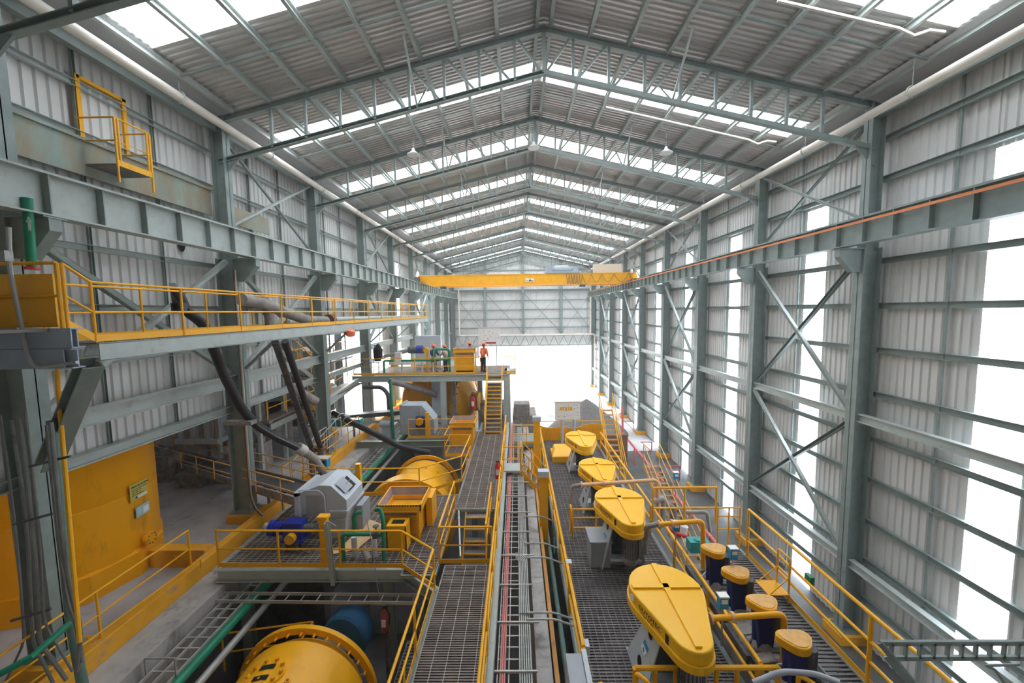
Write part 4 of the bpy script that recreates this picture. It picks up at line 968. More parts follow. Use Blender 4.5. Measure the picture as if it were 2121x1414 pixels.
    mo = MB(); mo.lathe((cx,yn,zb-.98*s), (0,0,1), [(0,.1*s),(.02,.2*s),(.16*s,.24*s),(.2*s,.24*s),(.2*s,.22*s),(.85*s,.22*s),(.98*s,.25*s)], 24)
    mm = mo.build('motor', 'dusty', t_, smooth=True)
    b = MB()
    for k in range(20):
        a = 2*PI*k/20; b.bar((cx+.235*s*math.cos(a), yn+.235*s*math.sin(a), zb-.75*s), (cx+.235*s*math.cos(a), yn+.235*s*math.sin(a), zb-.12), .012, .03)
    b.build('cooling_fins', 'darksteel', mm)
    return t_
drive('nearest and largest looking yellow teardrop belt guard drive', 3.36, 8.3, 1.2)
drive('second yellow teardrop belt guard drive, with a pipe rail behind it', 3.42, 12.5, 1.2)
drive('third yellow teardrop belt guard drive', 3.38, 15.9, .95, .95)
drive('farthest yellow teardrop belt guard drive, below the white notice board', 3.36, 19.9, .9)
t_ = thing('low_guard', 'low yellow rectangular guard box left of the farthest drive', 'guard', (2.6,21.3,ZG))
b = MB(); b.box(1.9,20.6,ZG,3.1,22.0,ZG+.35); b.prism([(1.9,20.6,ZG+.35),(3.1,20.6,ZG+.35),(3.0,21.2,ZG+.6),(2.1,21.2,ZG+.6)], (0,.8,0)); b.build('body', 'yellow_guard', t_, bevel=.03)
# grey electric box and yellow gate behind drive 3
b = MB(); b.box(2.35,11.9,ZG,3.0,12.7,ZG+.9); b.box(2.3,11.85,ZG+.86,3.05,12.75,ZG+.92); one('motor_crate', b, 'midgrey', 'dusty grey box unit left of the second belt guard', 'box', bevel=.02)
railing([(2.0,13.6,ZG),(4.6,13.6,ZG)], 'yellow cross railing between the second and third drives', r=.035, mids=(.35,.7), spacing=.9, toe=False)
b = MB(); b.tube([(1.92+.0*math.cos(a),13.6+.22*math.cos(a),ZG+.75+.5*math.sin(a)) for a in [k*PI/12 for k in range(24)]], .04, 8, closed=True); one('loop_handle', b, 'yellow', 'yellow loop handle at the left end of the cross railing', 'handle', smooth=True)
railing([(1.38,7.8,ZG),(1.38,23.6,ZG)], 'thick yellow railing on the left edge of the dark deck', r=.045, spacing=2.3, toe=False)
railing([(5.0,7.4,ZG),(5.0,22.5,ZG)], 'thick yellow railing on the right edge of the dark deck', r=.045, spacing=2.1, toe=False)
railing([(2.35,7.3,ZG),(5.3,7.3,ZG)], 'thick yellow railing across the front of the dark deck', r=.05, mids=(), spacing=.42, toe=False)
for x, y, l in ((2.35,7.2,'left end of the front railing'),(5.6,7.15,'right end of the front railing'),(1.55,7.0,'grey cabinet at the bottom edge')):
    b = MB(); b.tube([(x,y,ZG-.4),(x,y,.2),(x+.2,y-.25,.2),(x+.2,y-.25,ZG-.4)], .045, 10, smooth=.1); one('hoop_rail', b, 'yellow', 'rounded yellow hoop rail at the %s' % l, 'rail', smooth=True)
t_ = thing('control_cabinet', 'grey speckled cabinet top at the bottom edge beside the dark deck', 'cabinet', (1.15,7,-1))
b = MB(); b.box(.95,6.5,-1.2,1.3,7.6,.25); b.build('body', 'midgrey', t_, bevel=.02)
b = MB(); b.box(1.3,6.5,-1.2,1.4,7.65,.3); b.build('side_flange', 'lightgrey', t_)
# strip between walkway and deck
b = MB(); b.box(.34, Y0, ZP, .70, 26, -.5); struct('wall_strip', b, 'concrete_wall')
b = MB(); b.box(.74,4,-.62,.84,24,-.45); one('side_beam', b, 'wood', 'orange brown beam running along the dark gap left of the flotation deck', 'beam')
pipe('drain_pipe', 'dull green pipe running in the gap beside the flotation deck', [(1.08,5,-1.0),(1.08,14.5,-1.0)], .07, 'green_grey')
for i, (y, z0, z1) in enumerate(((13.6,-1.2,1.45),(18.2,-.2,2.2))):
    t_ = thing('yellow_box_post', ('nearer' if i == 0 else 'farther')+' broad yellow box post standing in the gap left of the flotation deck', 'post', (.9,y,z0))
    b = MB(); b.box(.76,y,ZP,1.08,y+.22,z1); b.build('post_body', 'yellow', t_)
    b = MB(); b.box(.72,y-.04,z1,1.12,y+.26,z1+.22); b.build('cap_box', 'lightgrey', t_)
b = MB(); b.tube([(1.18,12.6+.0,-.2+0)]+[(1.2,12.3+.28*math.cos(a),-.1+.55*math.sin(a)) for a in [k*PI/10 for k in range(20)]], .035, 8); one('hose_coil', b, 'green_grey', 'dark green hose loop hung on the deck railing by the box post', 'hose', smooth=True)
for i, (y, z) in enumerate(((7.9,.0),(10.6,.05))):
    t_ = thing('switch_box', 'small grey switch box on the left deck railing, %s one' % ORD[i].replace('nearest','nearer').replace('second','farther'), 'box', (1.42,y,z))
    b = MB(); b.box(1.36,y-.1,z,1.52,y+.1,z+.2); b.build('case', 'lightgrey', t_)
    b = MB(); b.tube([(1.42,y,z),(1.42,y,ZG)], .02, 6); b.build('conduit_drop', 'conduit', t_)
for i, y in enumerate((8.6,8.8,10.9,11.6,13.2)):
    b = MB(); b.tube([(.15,y,.16),(.8,y,.16),(1.3,y+.1,-.1)], .025, 6, smooth=.1); one('conduit', b, 'conduit', '%s grey conduit crossing from the main cable ladder to the deck' % ORD[i], 'conduit', 'conduits crossing to the deck')
b = MB(); b.tube([(1.44,7.8,-.2),(1.44,10.2,-.25),(1.42,12.5,-.1)], .03, 6); one('hose', b, 'greenpipe', 'thin green hose tied along the left deck railing', 'hose')
# ---- crossing stair
stair((1.3,17.0,ZG), (.15,17.2,.35), .8, 'small yellow crossing stair from the walkway down to the dark deck', 5, rail=True, m='yellow')
railing([(-.7,16.75,ZD),(.12,16.75,ZD),(.12,17.6,ZD)], 'yellow railing of the little crossing landing over the cable ladder', spacing=.9, toe=False)
b = MB(); b.box(-.66,16.75,ZD-.1,.12,17.65,ZD-.02); one('landing_plate', b, 'steel_light', 'small grey landing over the main cable ladder', 'landing')
# ---- small flotation cells on the right
t_ = thing('small_cell_bank', 'dusty grey trough bank of small flotation cells right of the dark deck', 'tank', (5.8,9,ZP))
b = MB(); b.box(5.2,5.5,ZP,6.4,11.2,-.45); b.build('trough', 'dusty', t_)
for x in (5.25, 5.42, 6.2, 6.34):
    b = MB(); b.bar((x,5.5,-.38), (x,11.2,-.38), .05, .14); b.build('lip', 'darksteel', t_)
b = MB(); b.tube([(6.3,5.2,-.2),(6.3,11.2,-.2)], .09, 10); b.build('side_pipe', 'darksteel', t_, smooth=True)
for i in range(5):
    y = 6.0+i*1.08
    b = MB(); b.box(5.28,y,-.45,6.3,y+.12,-.28); b.build('divider', 'darksteel', t_)
for i in range(7):
    y = 6.1+.75*i
    b = MB(); b.tube([(5.3,y,-.3),(5.6,y+.15,-.16),(6.1,y+.1,-.22),(6.35,y+.3,-.3)], .028, 6, smooth=.1); b.build('cell_hose', ('conduit','darksteel')[i % 2], t_)
    b = MB(); b.prism([(5.3,y+.3,-.44),(5.9,y+.3,-.44),(5.7,y+.3,-.26),(5.4,y+.3,-.3)], (0,.3,0)); b.build('froth_crust', 'dusty', t_)
for i in range(5): b = MB(); b.bar((5.12,5.8+1.1*i,-.32),(5.12,6.7+1.1*i,-.32),.08,.2); b.build('launder_plate', 'darksteel', t_)
cellsY = [7.37,8.37,9.38,10.35]; cellsX = [5.67,5.65,5.62,5.55]
for i, (x, y) in enumerate(zip(cellsX, cellsY)):
    t_ = thing('cell_motor', '%s small rounded yellow cap drive on the trough bank' % ORD[i], 'drive', (x,y,-.6), 'small yellow cap drives')
    pts = []
    for k in range(30):
        a = 2*PI*k/30; r = .31+.035*math.cos(3*(a-PI/2+PI)); pts.append((x+r*1.08*math.cos(a), y+r*.82*math.sin(a), .62))
    b = MB(); b.prism(pts, (0,0,.18)); b.build('cap', 'yellow', t_, bevel=.03)
    b = MB(); b.prism([((px-x)*.86+x,(py-y)*.86+y,.80) for px,py,_ in pts], (0,0,.012)); tag(b.build('dusty_top', 'yellow_faded', t_), 'dust covered top')
    b = MB(); b.cyl((x-.05,y+.05,-.4), (x-.05,y+.05,.62), .13); b.prism([(x-.2,y-.14,.6),(x+.14,y-.14,.6),(x+.2,y-.14,-.1),(x+.16,y-.14,-.5),(x-.22,y-.14,-.5),(x-.14,y-.14,-.1)], (0,.26,0)); b.build('stand', 'navy', t_)
    b = MB(); b.cyl((x+.3,y-.02,-.05), (x+.3,y-.02,.6), .13); b.build('motor', 'darksteel', t_, smooth=True)
    b = MB(); b.lathe((x,y,-.45), (0,0,1), [(0,.42),(.1,.44),(.14,.25),(.3,.15)], 24); b.build('base_flange', 'dusty', t_, smooth=True)
# right walkway
grating('deck_grating', 'dark brown side walkway grating along the right of the small cells', 6.42, 7.05, 3.2, 11.6, -.1, 'grate_dark', 'x', .1, .6, 'grate')
b = MB(); b.chan((7.08,3.0,-.25), (7.08,11.7,-.25), .08, .25, .015); one('deck_beam', b, 'steel', 'outer edge beam of the right side walkway', 'beam')
for i, y in enumerate((4.0,7.7,11.4)):
    b = MB(); b.bar((7.0,y,ZP), (7.0,y,-.36), .16, .16); one('deck_post', b, 'steel', '%s post under the right side walkway' % ORD[i], 'post', 'posts under the right side walkway')
railing([(7.08,3.2,-.1),(7.08,11.3,-.1)], 'tall yellow railing along the outside of the right side walkway', h=1.5, mids=(.62,.33), r=.04, spacing=3.9)
railing([(6.3,11.6,-.1),(7.0,11.6,-.1)], 'yellow end gate railing at the far end of the right side walkway', h=1.4, mids=(.5,.8), spacing=.35)
railing([(4.9,13.4,-.3),(7.2,13.4,-.3)], 'yellow cross railing beyond the small cells', h=1.4, mids=(.45,), spacing=1.3, toe=False, r=.04)
t_ = thing('fold_down_step', 'yellow fold down step frame hanging on the right walkway railing', 'step', (6.95,9.6,0))
b = MB(); b.prism([(6.45,9.35,.12),(7.0,9.35,.12),(7.0,9.9,.12),(6.45,9.9,.12)], (0,0,.03)); b.build('step_plate', 'yellow', t_)
b = MB(); b.tube([(7.0,9.4,-.1),(7.0,9.4,1.1),(7.0,9.85,1.1),(7.0,9.85,-.1)], .025, 8, smooth=.08); b.bar((7.0,9.4,.6),(7.0,9.85,.6),.04,.04); b.bar((7.0,9.4,.6),(6.5,9.38,.14),.02,.02); b.bar((7.0,9.85,.6),(6.5,9.87,.14),.02,.02); b.build('frame', 'yellow', t_)
b = MB(); b.box(7.15,8.9,.75,7.25,9.1,.95); one('green_fitting', b, 'greenpipe', 'small green fitting on the right walkway railing', 'fitting')
# portal pipes
for i, (pts, r) in enumerate(([(4.3,8.0,.66),(5.88,8.0,.78),(5.92,8.0,-.9)],.062), ) if 0 else enumerate((([(4.25,8.0,.68),(5.88,8.0,.78),(5.92,8.0,-.9)],.065),([(4.2,11.0,1.12),(5.53,11.0,1.22),(5.6,11.0,-.9)],.07),([(2.4,14.1,.9),(5.3,14.1,1.07),(5.42,14.1,-.9)],.07))):
    t_ = thing('feed_pipe', '%s bent peach and yellow pipe arching over the right deck railing' % ORD[i], 'pipe', pts[1], 'arched feed pipes')
    b = MB(); b.tube(pts, r, 12, smooth=.16); b.build('pipe_run', 'pink_pipe' if i == 2 else 'yellow', t_, smooth=True)
    b = MB(); p = Vector(pts[0]); b.cyl(p-Vector((.02,0,0)), p+Vector((.03,0,0)), r*1.8); b.build('flange', 'pink_pipe', t_, smooth=True)
    b = MB(); p = p.lerp(Vector(pts[1]),.3); b.cyl(p-Vector((.03,0,0)), p+Vector((.03,0,0)), r*1.7)
    b.build('flange', 'pink_pipe', t_, smooth=True)
    b = MB(); p = Vector(pts[0]); b.tube([p, p-Vector((.35,0,.05)), p-Vector((.4,0,.9))], r*1.1, 10, smooth=.1); b.build('elbow', 'dusty', t_, smooth=True)
# blue instrument boxes on the deck edge
for i, p in enumerate((U(1518,1145,Y=9.6), U(1640,1130,Y=11.5) if 0 else U(1400,1090,Y=11.6), U(1497,1245,Y=8.3), U(1400,975+10,Y=15.5))):
    b = MB(); b.box(p.x-.1,p.y-.08,p.z-.14,p.x+.1,p.y+.08,p.z+.14); t_ = one('instrument_box', b, 'lightblue', '%s small light blue instrument box by the right deck railing' % ORD[i], 'box', 'blue instrument boxes', bevel=.015)
    b = MB(); b.box(p.x-.11,p.y-.09,p.z+.14,p.x+.11,p.y+.09,p.z+.17); b.box(p.x-.07,p.y-.086,p.z-.0,p.x+.07,p.y-.082,p.z+.1); b.build('white_lid', 'white', t_)
    b = MB(); b.tube([p-Vector((0,0,.14)), p-Vector((0,0,1.1))], .02, 6); b.build('stalk', 'conduit', t_)
# pumps and pipes beyond the small cells
t_ = thing('pump_assembly', 'white and red pump with pipes beyond the small cells', 'pump', (5.9,13,-1))
b = MB(); p = U(1405,1100,Y=13.2); b.lathe(p-Vector((0,0,.45)), (.25,0,1), [(0,.1),(.05,.28),(.28,.3),(.3,.2),(.7,.18),(.75,.1)], 20); b.build('casing', 'white', t_, smooth=True)
b = MB(); b.cyl(p+Vector((0,0,-.05)), p+Vector((.02,0,.03)), .31); b.build('red_band', 'red', t_, smooth=True)
b = MB(); q = U(1445,1125,Y=12.2); b.box(q.x-.3,q.y-.15,q.z-.25,q.x+.35,q.y+.2,q.z+.12); b.cyl(q+Vector((0,0,.12)), q+Vector((0,0,.16)), .12); b.build('teal_block', 'teal', t_)
for i, c in enumerate((((1370,1035),(1395,1055),(1390,1110)),((1350,1040),(1375,1030),(1372,1090)),((1420,1060),(1465,1060),(1470,1100)))):
    pipe('bent_pipe', '%s short dusty bent pipe in the clutter beyond the small cells' % NUM[i], [U(x,y,Y=14.5-.4*i) for x,y in c], .13-.03*i, ('dusty','steel_grey','conduit')[i], group='dusty bent pipes beyond the small cells')
stair((6.1,12.4,-1.6), (5.9,17.6,-2.8) if 0 else (6.3,17.5,.3), .7, 'dusty stair rising away beyond the small cells on the right', 16, m='yellow_faded', h=.95)
stair((5.5,20.2,ZG-1.0), (5.75,24.4,1.2), .8, 'far yellow stair rising beside the end of the dark deck', 14, m='yellow')
# far end of the deck
t_ = thing('end_screen', 'row of yellow ribbed panels closing the far end of the dark deck', 'screen', (3.4,24.3,ZG))
for i, (x0, x1, dip) in enumerate(((1.4,2.9,.16),(2.9,4.3,.2),(4.3,5.6,-.1))):
    N = 8; top = [(x0+(x1-x0)*k/N, 24.3, .1-dip*math.sin(PI*k/N)) for k in range(N+1)]
    b = MB(); b.prism([(x0,24.3,ZG)]+top+[(x1,24.3,ZG)], (0,.04,0))
    for k in range(5): x = x0+(x1-x0)*(k+.5)/5; b.box(x-.03,24.24,ZG,x+.03,24.3,-.05)
    b.build('panel', 'yellow', t_)
railing([(1.35,24.4,ZG+.15),(5.7,24.4,ZG+.15)], 'yellow railing above the ribbed end panels of the dark deck', mids=(), spacing=1.4, toe=False)
def board(name, label, x0, x1, y, z0, z1, strip, posts):
    t_ = thing(name, label, 'notice board', ((x0+x1)/2,y,z0))
    b = MB(); b.box(x0,y,z0,x1,y+.05,z1); b.build('panel', 'white', t_)
    b = MB(); b.box(x0-.03,y-.02,z1,x1+.03,y+.08,z1+.07); b.build('top_trim', 'cream', t_)
    w = x1-x0; h = z1-z0; rnd = random.Random(int(x0*10))
    b = MB(); c = MB(); d = MB()
    for k in range(5):
        if 'lower' in label: c.box(x0+w*(.2+.1*k),y-.012,z1-h*.45,x0+w*(.27+.1*k),y-.004,z1-h*.25)
    for k in range(26):
        x = x0+w*rnd.uniform(.08,.9); z = z0+h*rnd.uniform(.12,.88); (b if k % 3 else d).box(x,y-.012,z,x+w*rnd.uniform(.015,.06),y-.004,z+h*.02)
    b.build('black_marks', 'signblack', t_); d.build('blue_marks', 'trunnion_blue', t_)
    if c.v: c.build('orange_marks', 'yellow', t_)
    if strip: b = MB(); b.box(x0+w*.25,y-.02,z0+.02,x1-w*.2,y-.005,z0+.14); b.build('red_strip', 'darkred', t_)
    for x in posts: b = MB(); b.cyl((x,y+.15,ZG if z0 < 3 else 3.45), (x,y+.15,z0+.1), .09 if z0 < 3 else .04); b.build('support_post', 'lightgrey', t_)
board('notice_board', 'white lower notice board with orange drawing beyond the last yellow guard', 2.3, 3.85, 23.0, .86, 1.92, False, (2.75,3.5))
board('notice_board', 'white upper notice board with red strip on the far platform', -2.8, -1.2, 27.4, 5.25, 6.4, True, (-2.5,-1.5))
# ================================================================ FAR PLATFORM
ZQ = 3.45
t_ = thing('far_platform', 'raised steel platform across the mills where the workers stand', 'platform', (-6,26.5,ZQ))
b = MB(); b.box(-9.95,25.1,ZQ-.08,-.75,29.0,ZQ-.02); b.build('deck', 'grate', t_)
b = MB(); b.ibeam((-11.1,25,ZQ-.25), (-.55,25,ZQ-.25), .2, .42, .03); b.ibeam((-9.95,29,ZQ-.25), (-.55,29,ZQ-.25), .2, .42, .03); b.build('edge_beam', 'steel_light', t_)
b = MB(); b.ibeam((-.65,25,ZQ-.25), (-.65,29,ZQ-.25), .2, .42, .03); b.ibeam((-9.9,25,ZQ-.25), (-9.9,29,ZQ-.25), .2, .42, .03); b.build('side_beam', 'steel', t_)
for x, y in ((-10.2,25.1),(-5.0,25.1),(-.75,25.1),(-9.7,28.9),(-2.9,28.9),(-.75,28.9)):
    b = MB(); b.ibeam((x,y,ZP), (x,y,ZQ-.46), .35, .35, .03, up=(0,1,0)); b.build('leg', 'steel_light', t_)
railing([(-11.0,25.05,ZQ),(-2.75,25.05,ZQ)], 'yellow railing along the front of the far platform', spacing=1.5)
railing([(-2.75,25.05,ZQ),(-2.35,26.6,ZQ+.0)], 'short yellow railing at the stair head of the far platform', spacing=1.0, toe=False)
railing([(-.95,25.3,ZQ),(-.15,25.3,ZQ),(-.15,27.5,ZQ)], 'yellow railing of the small landing right of the far stair', spacing=1.0)
b = MB(); b.box(-.9,25.2,ZQ-.1,-.1,27.5,ZQ-.02); one('landing_plate', b, 'steel_light', 'small landing at the right end of the far platform', 'landing')
stair((-1.5,22.0,ZD), (-1.5,25.0,ZQ), .95, 'tall yellow stair climbing to the far platform', 15, h=.95)
railing([(-10.6,19.9,3.0),(-10.9,25.0,3.3)], 'yellow railing on the link walkway left of the far platform', spacing=1.3, toe=False)
b = MB(); b.ibeam((-10.3,19.95,2.8), (-10.7,25.0,3.1), .2, .4, .03); one('link_beam', b, 'steel_light', 'pale beam linking the third left column to the far platform', 'beam')
b = MB(); b.box(-11.6,19.9,2.9,-10.4,25,2.96); one('link_deck', b, 'grate', 'deck of the link walkway left of the far platform', 'deck')
t_ = thing('pipe_manifold', 'green pipe loop with branches on the far platform', 'pipes', (-6,25.5,ZQ))
b = MB(); b.tube([(-9.1,25.5,ZQ),(-9.1,25.5,4.35),(-5.3,25.5,4.35)], .075, 10, smooth=.12); b.build('pipe', 'greenpipe', t_, smooth=True)
b = MB(); b.tube([(-5.6,25.45,4.4),(-5.6,25.45,5.1),(-4.6,25.45,5.1),(-4.6,25.45,ZQ)], .09, 10, smooth=.25); b.build('pipe', 'greenpipe', t_, smooth=True)
b = MB(); b.tube([(-5.6,25.45,4.4),(-4.6,25.45,4.4)], .075, 10); b.build('pipe', 'greenpipe', t_, smooth=True)
for x in (-7.9,-6.5,-5.75):
    b = MB(); b.cyl((x,25.6,ZQ), (x,25.6,4.2), .07); b.build('support_pipe', 'lightgrey', t_)
b = MB(); b.box(-8.9,25.9,4.0,-6.4,26.2,4.3); b.box(-8.3,25.4,4.1,-7.9,25.7,4.9); one('launder_box', b, 'white', 'pale box launder behind the green pipes on the far platform', 'box')
b = MB(); b.cyl((-9.5,26.8,4.5), (-6.8,26.9,5.1), .13); one('long_roller', b, 'dusty', 'long dusty pipe rising to the right on the far platform', 'pipe', smooth=True)
t_ = thing('gear_motor', 'dark blue motor with yellow cap on the far platform', 'motor', (-7,26.6,4.6))
b = MB(); b.cyl((-7.7,26.6,4.95), (-6.6,26.6,4.95), .24); b.build('motor_body', 'darksteel', t_, smooth=True)
b = MB(); b.cyl((-7.1,26.6,5.0), (-6.7,26.6,5.0), .28); b.build('blue_housing', 'blue', t_, smooth=True)
b = MB(); b.cyl((-6.35,26.4,4.95), (-6.35,26.2,4.95), .2); b.box(-6.4,26.3,ZQ,-6.25,26.45,4.9); b.build('shaft_cover', 'yellow', t_, smooth=True)
b = MB(); b.box(-7.5,27.6,ZQ,-5.6,27.9,5.9); one('control_cabinet', b, 'lightgrey', 'grey cabinet behind the workers on the far platform', 'cabinet', bevel=.02)
b = MB(); b.box(-10.1,25.5,ZQ+.75,-9.4,25.9,ZQ+.8); b.bar((-10,25.6,ZQ),(-10,25.6,4.2),.05,.05); b.bar((-9.5,25.6,ZQ),(-9.5,25.6,4.2),.05,.05); one('work_table', b, 'lightgrey', 'small grey table at the left end of the far platform', 'table')
b = MB(); b.lathe((-9.65,25.9,4.3), (.05,0,1), [(0,.2),(.3,.3),(.8,.33),(1.05,.16),(1.2,.05)], 14); one('dark_bundle', b, 'black', 'dark bundle standing at the left end of the far platform', 'bundle', smooth=True)
b = MB(); b.box(-9.95,26.1,4.9,-9.65,26.25,5.4); one('notice_plate', b, 'lightblue', 'small blue panel beside the dark bundle on the far platform', 'panel')
# ================================================================ WORKERS
def person(label, x, y, z, h=1.78, face=PI/2, jacket='orange', lean=0.0, arm='down', trousers='navycloth'):
    """skinned body: face = heading angle"""
    t_ = thing('person', label, 'person', (x, y, z), 'workers on the far platform'); k = h/1.75
    def bodymesh(name, V, E, R, m, lv=1):
        me = bpy.data.meshes.new(name); c, s_ = math.cos(face), math.sin(face)
        me.from_pydata([((f*c-l*s_)*k, (f*s_+l*c)*k, zz*k) for f, l, zz in V], E, []); o = bpy.data.objects.new(name, me); COL.objects.link(o)
        sk = o.modifiers.new('skin', 'SKIN'); sk.use_smooth_shade = True
        for i, r in enumerate(R): me.skin_vertices[0].data[i].radius = (r*k, r*k) if not isinstance(r, tuple) else (r[0]*k, r[1]*k)
        me.skin_vertices[0].data[0].use_root = True
        sb = o.modifiers.new('sub', 'SUBSURF'); sb.levels = lv; sb.render_levels = lv
        me.materials.append(M[m]); o.parent = t_; return o
    f = lean
    # continuous skin body: pelvis root
    V = [(0,0,.95),(f*.3,0,1.15),(f*.8,0,1.36),(f,0,1.47),(f+.02,0,1.55),(f+.03,0,1.64)]; R = [.12,.12,.13,.06,.055,.085]
    E = [(0,1),(1,2),(2,3),(3,4),(4,5)]
    for s_ in (-1,1):
        n = len(V); V += [(0,.09*s_,.9),(.02,.11*s_,.5),(-.01,.11*s_,.09),(.14,.12*s_,.04)]; R += [.085,.06,.045,.035]; E += [(0,n),(n,n+1),(n+1,n+2),(n+2,n+3)]
        n = len(V)
        if arm == 'down': hx = [(f,.2*s_,1.38),(f+.0,.25*s_,1.12),(f+.1,.24*s_,.88)]
        else: hx = [(f,.2*s_,1.38),(f+.08,.25*s_,1.13),(f+.32,.2*s_,1.12)]
        V += hx; R += [.055,.045,.033]; E += [(2,n),(n,n+1),(n+1,n+2)]; w = n+2; wp = Vector(hx[2]); dr = (wp-Vector(hx[1])).normalized()
        pm = len(V); V.append(tuple(wp+dr*.06)); R.append(.03); E.append((w,pm))
        for j in range(4):
            n = len(V); sp = Vector((0,1,0))*(j-1.5)*.02 if arm != 'down' else Vector((1,0,0))*(j-1.5)*.02
            L = (.05,.06,.055,.042)[j]; V += [tuple(wp+dr*.1+sp), tuple(wp+dr*(.1+L)+sp*1.1+Vector((.012,0,-.004)))]; R += [.009,.008]; E += [(pm,n),(n,n+1)]
        n = len(V); V.append(tuple(wp+dr*.07+Vector((.04,-.01*s_,0)))); R.append(.01); E.append((pm,n))
    bodymesh('body', V, E, R, 'skin')
    V = [(0,0,.86),(f*.3,0,1.08),(f*.8,0,1.33),(f,0,1.43)]; R = [(.17,.14),(.165,.14),(.19,.15),(.09,.09)]; E = [(0,1),(1,2),(2,3)]
    for s_ in (-1,1):
        n = len(V)
        if arm == 'down': V += [(f,.21*s_,1.38),(f,.27*s_,1.12),(f+.09,.25*s_,.92)]
        else: V += [(f,.21*s_,1.38),(f+.08,.27*s_,1.13),(f+.29,.21*s_,1.13)]
        R += [.085,.07,.055]; E += [(2,n),(n,n+1),(n+1,n+2)]
    bodymesh('jacket', V, E, R, jacket)
    V = [(0,0,.93)]; R = [(.16,.13)]; E = []
    for s_ in (-1,1): n = len(V); V += [(0,.1*s_,.82),(.02,.11*s_,.48),(-.01,.11*s_,.13)]; R += [.11,.085,.07]; E += [(0,n),(n,n+1),(n+1,n+2)]
    bodymesh('trousers', V, E, R, trousers)
    for s_ in (-1,1):
        b = MB(); c, sn = math.cos(face), math.sin(face); T = lambda a, l, zz: (x+(a*c-l*sn)*k, y+(a*sn+l*c)*k, z+zz*k)
        b.tube([T(-.07,.11*s_,.05), T(.02,.11*s_,.06), T(.17,.12*s_,.035)], [.05*k,.055*k,.035*k], 8); b.tube([T(-.01,.11*s_,.03),T(-.01,.11*s_,.2)], .055*k, 8); b.build('boot', 'black', t_, smooth=True)
    c, sn = math.cos(face), math.sin(face); T = lambda a, l, zz: (x+(a*c-l*sn)*k, y+(a*sn+l*c)*k, z+zz*k)
    b = MB(); b.lathe(T(f+.03,0,1.66), (0,0,1), [(0,.135*k),(.02,.14*k),(.07,.135*k),(.12,.1*k),(.145,.05*k),(.15,.005)], 18); b.lathe(T(f+.05,0,1.655), (0,0,1), [(0,.17*k),(.012,.165*k)], 18); b.build('helmet', 'helmet', t_, smooth=True)
    b = MB(); b.tube([T(f+.115,0,1.66),T(f+.135,0,1.62),T(f+.115,0,1.605)], [.01,.018,.012], 6); b.build('nose', 'skin', t_)
    b = MB()
    for s_ in (-1,1): b.lathe(T(f+.1,.032*s_,1.65), (c,sn,0), [(0,.012),(.012,.008)], 8)
    b.build('eyes', 'black', t_)
    b = MB(); b.tube([T(f+.105,-.022,1.58),T(f+.112,0,1.578),T(f+.105,.022,1.58)], .006, 5); b.build('mouth', 'darkred', t_)
    b = MB()
    for s_ in (-1,1): b.lathe(T(f+.02,.08*s_*1.05,1.64), (-sn*s_,c*s_,0), [(0,.025),(.012,.018)], 8)
    b.build('ears', 'skin', t_)
    b = MB(); b.lathe(T(f-.01,0,1.57), (0,0,1), [(0,.075*k),(.06,.098*k),(.1,.1*k)], 14); b.build('hair', 'black', t_, smooth=True)
    b = MB()
    for s_ in (-1,1): b.bar(T(f-.02*0+(-.16 if 1 else 0),.08*s_,1.0), T(f*.8-.165,.05*s_,1.35), .03, .01)
    b.build('reflective_strip', 'white', t_)
person('worker in navy overalls and orange helmet by the green pipes', -5.82, 26.15, ZQ, 1.9, -.6, 'navycloth', arm='up')
person('worker in pale jacket with orange helmet facing the navy worker', -5.0, 26.2, ZQ, 1.85, 2.7, 'palecloth', .05, arm='up')
person('worker in orange behind the platform hopper, only head and shoulders visible', -3.4, 27.1, ZQ, 1.95, PI/2, 'orange')
person('worker in bright orange jacket and navy trousers at the stair head', -2.35, 25.9, ZQ, 2.0, .9, 'orange', .08)
# ================================================================ LEFT SIDE EQUIPMENT
t_ = thing('belt_conveyor', 'long inclined belt conveyor coming from the left yard to the grey chute', 'conveyor', (-13,15.5,0))
A = Vector((-21,20.6,.1)); B_ = Vector((-7.1,12.5,1.35)); d = (B_-A).normalized(); s_ = d.cross(Vector((0,0,1))).normalized()
b = MB(); b.bar(A+Vector((0,0,.1)), B_+Vector((0,0,.1)), .7, .03); b.build('belt', 'darksteel', t_)
for k, o in enumerate((-.5,.5)):
    b = MB(); b.chan(A+s_*o, B_+s_*o, .06, .3, .012); b.build('side_frame', 'dusty', t_)
    b = MB(); b.tube([A+s_*o*1.25+Vector((0,0,.75)), B_+s_*o*1.25+Vector((0,0,.75))], .025, 8); b.tube([A+s_*o*1.25+Vector((0,0,.4)), B_+s_*o*1.25+Vector((0,0,.4))], .02, 8)
    for j in range(10): q = A.lerp(B_, j/9.5)+s_*o*1.25; b.tube([q, q+Vector((0,0,.75))], .02, 6)
    b.build('hand_rail', 'yellow_faded', t_)
for j in range(6):
    q = A.lerp(B_, (j+.3)/6.5); b = MB(); b.bar((q.x,q.y,ZF), (q.x,q.y,q.z-.15), .1, .1); b.bar((q.x+.3,q.y+.3,ZF), (q.x+.3,q.y+.3,q.z-.15), .1, .1); b.build('trestle', 'dusty', t_)
b = MB()
for j in range(24): q = A.lerp(B_, j/24); b.bar(q-s_*.42, q+s_*.42, .06, .06)
b.build('idlers', 'darksteel', t_)
t_ = thing('ribbed_hopper', 'dusty ribbed steel bin standing under the left wall in the yard', 'bin', (-15.3,18.3,1))
b = MB(); b.prism([(-16.6,17.6,4.3),(-14.2,17.6,4.3),(-14.5,17.6,1.7),(-16.2,17.6,1.7)], (0,1.8,0)); b.build('shell', 'lightgrey', t_)
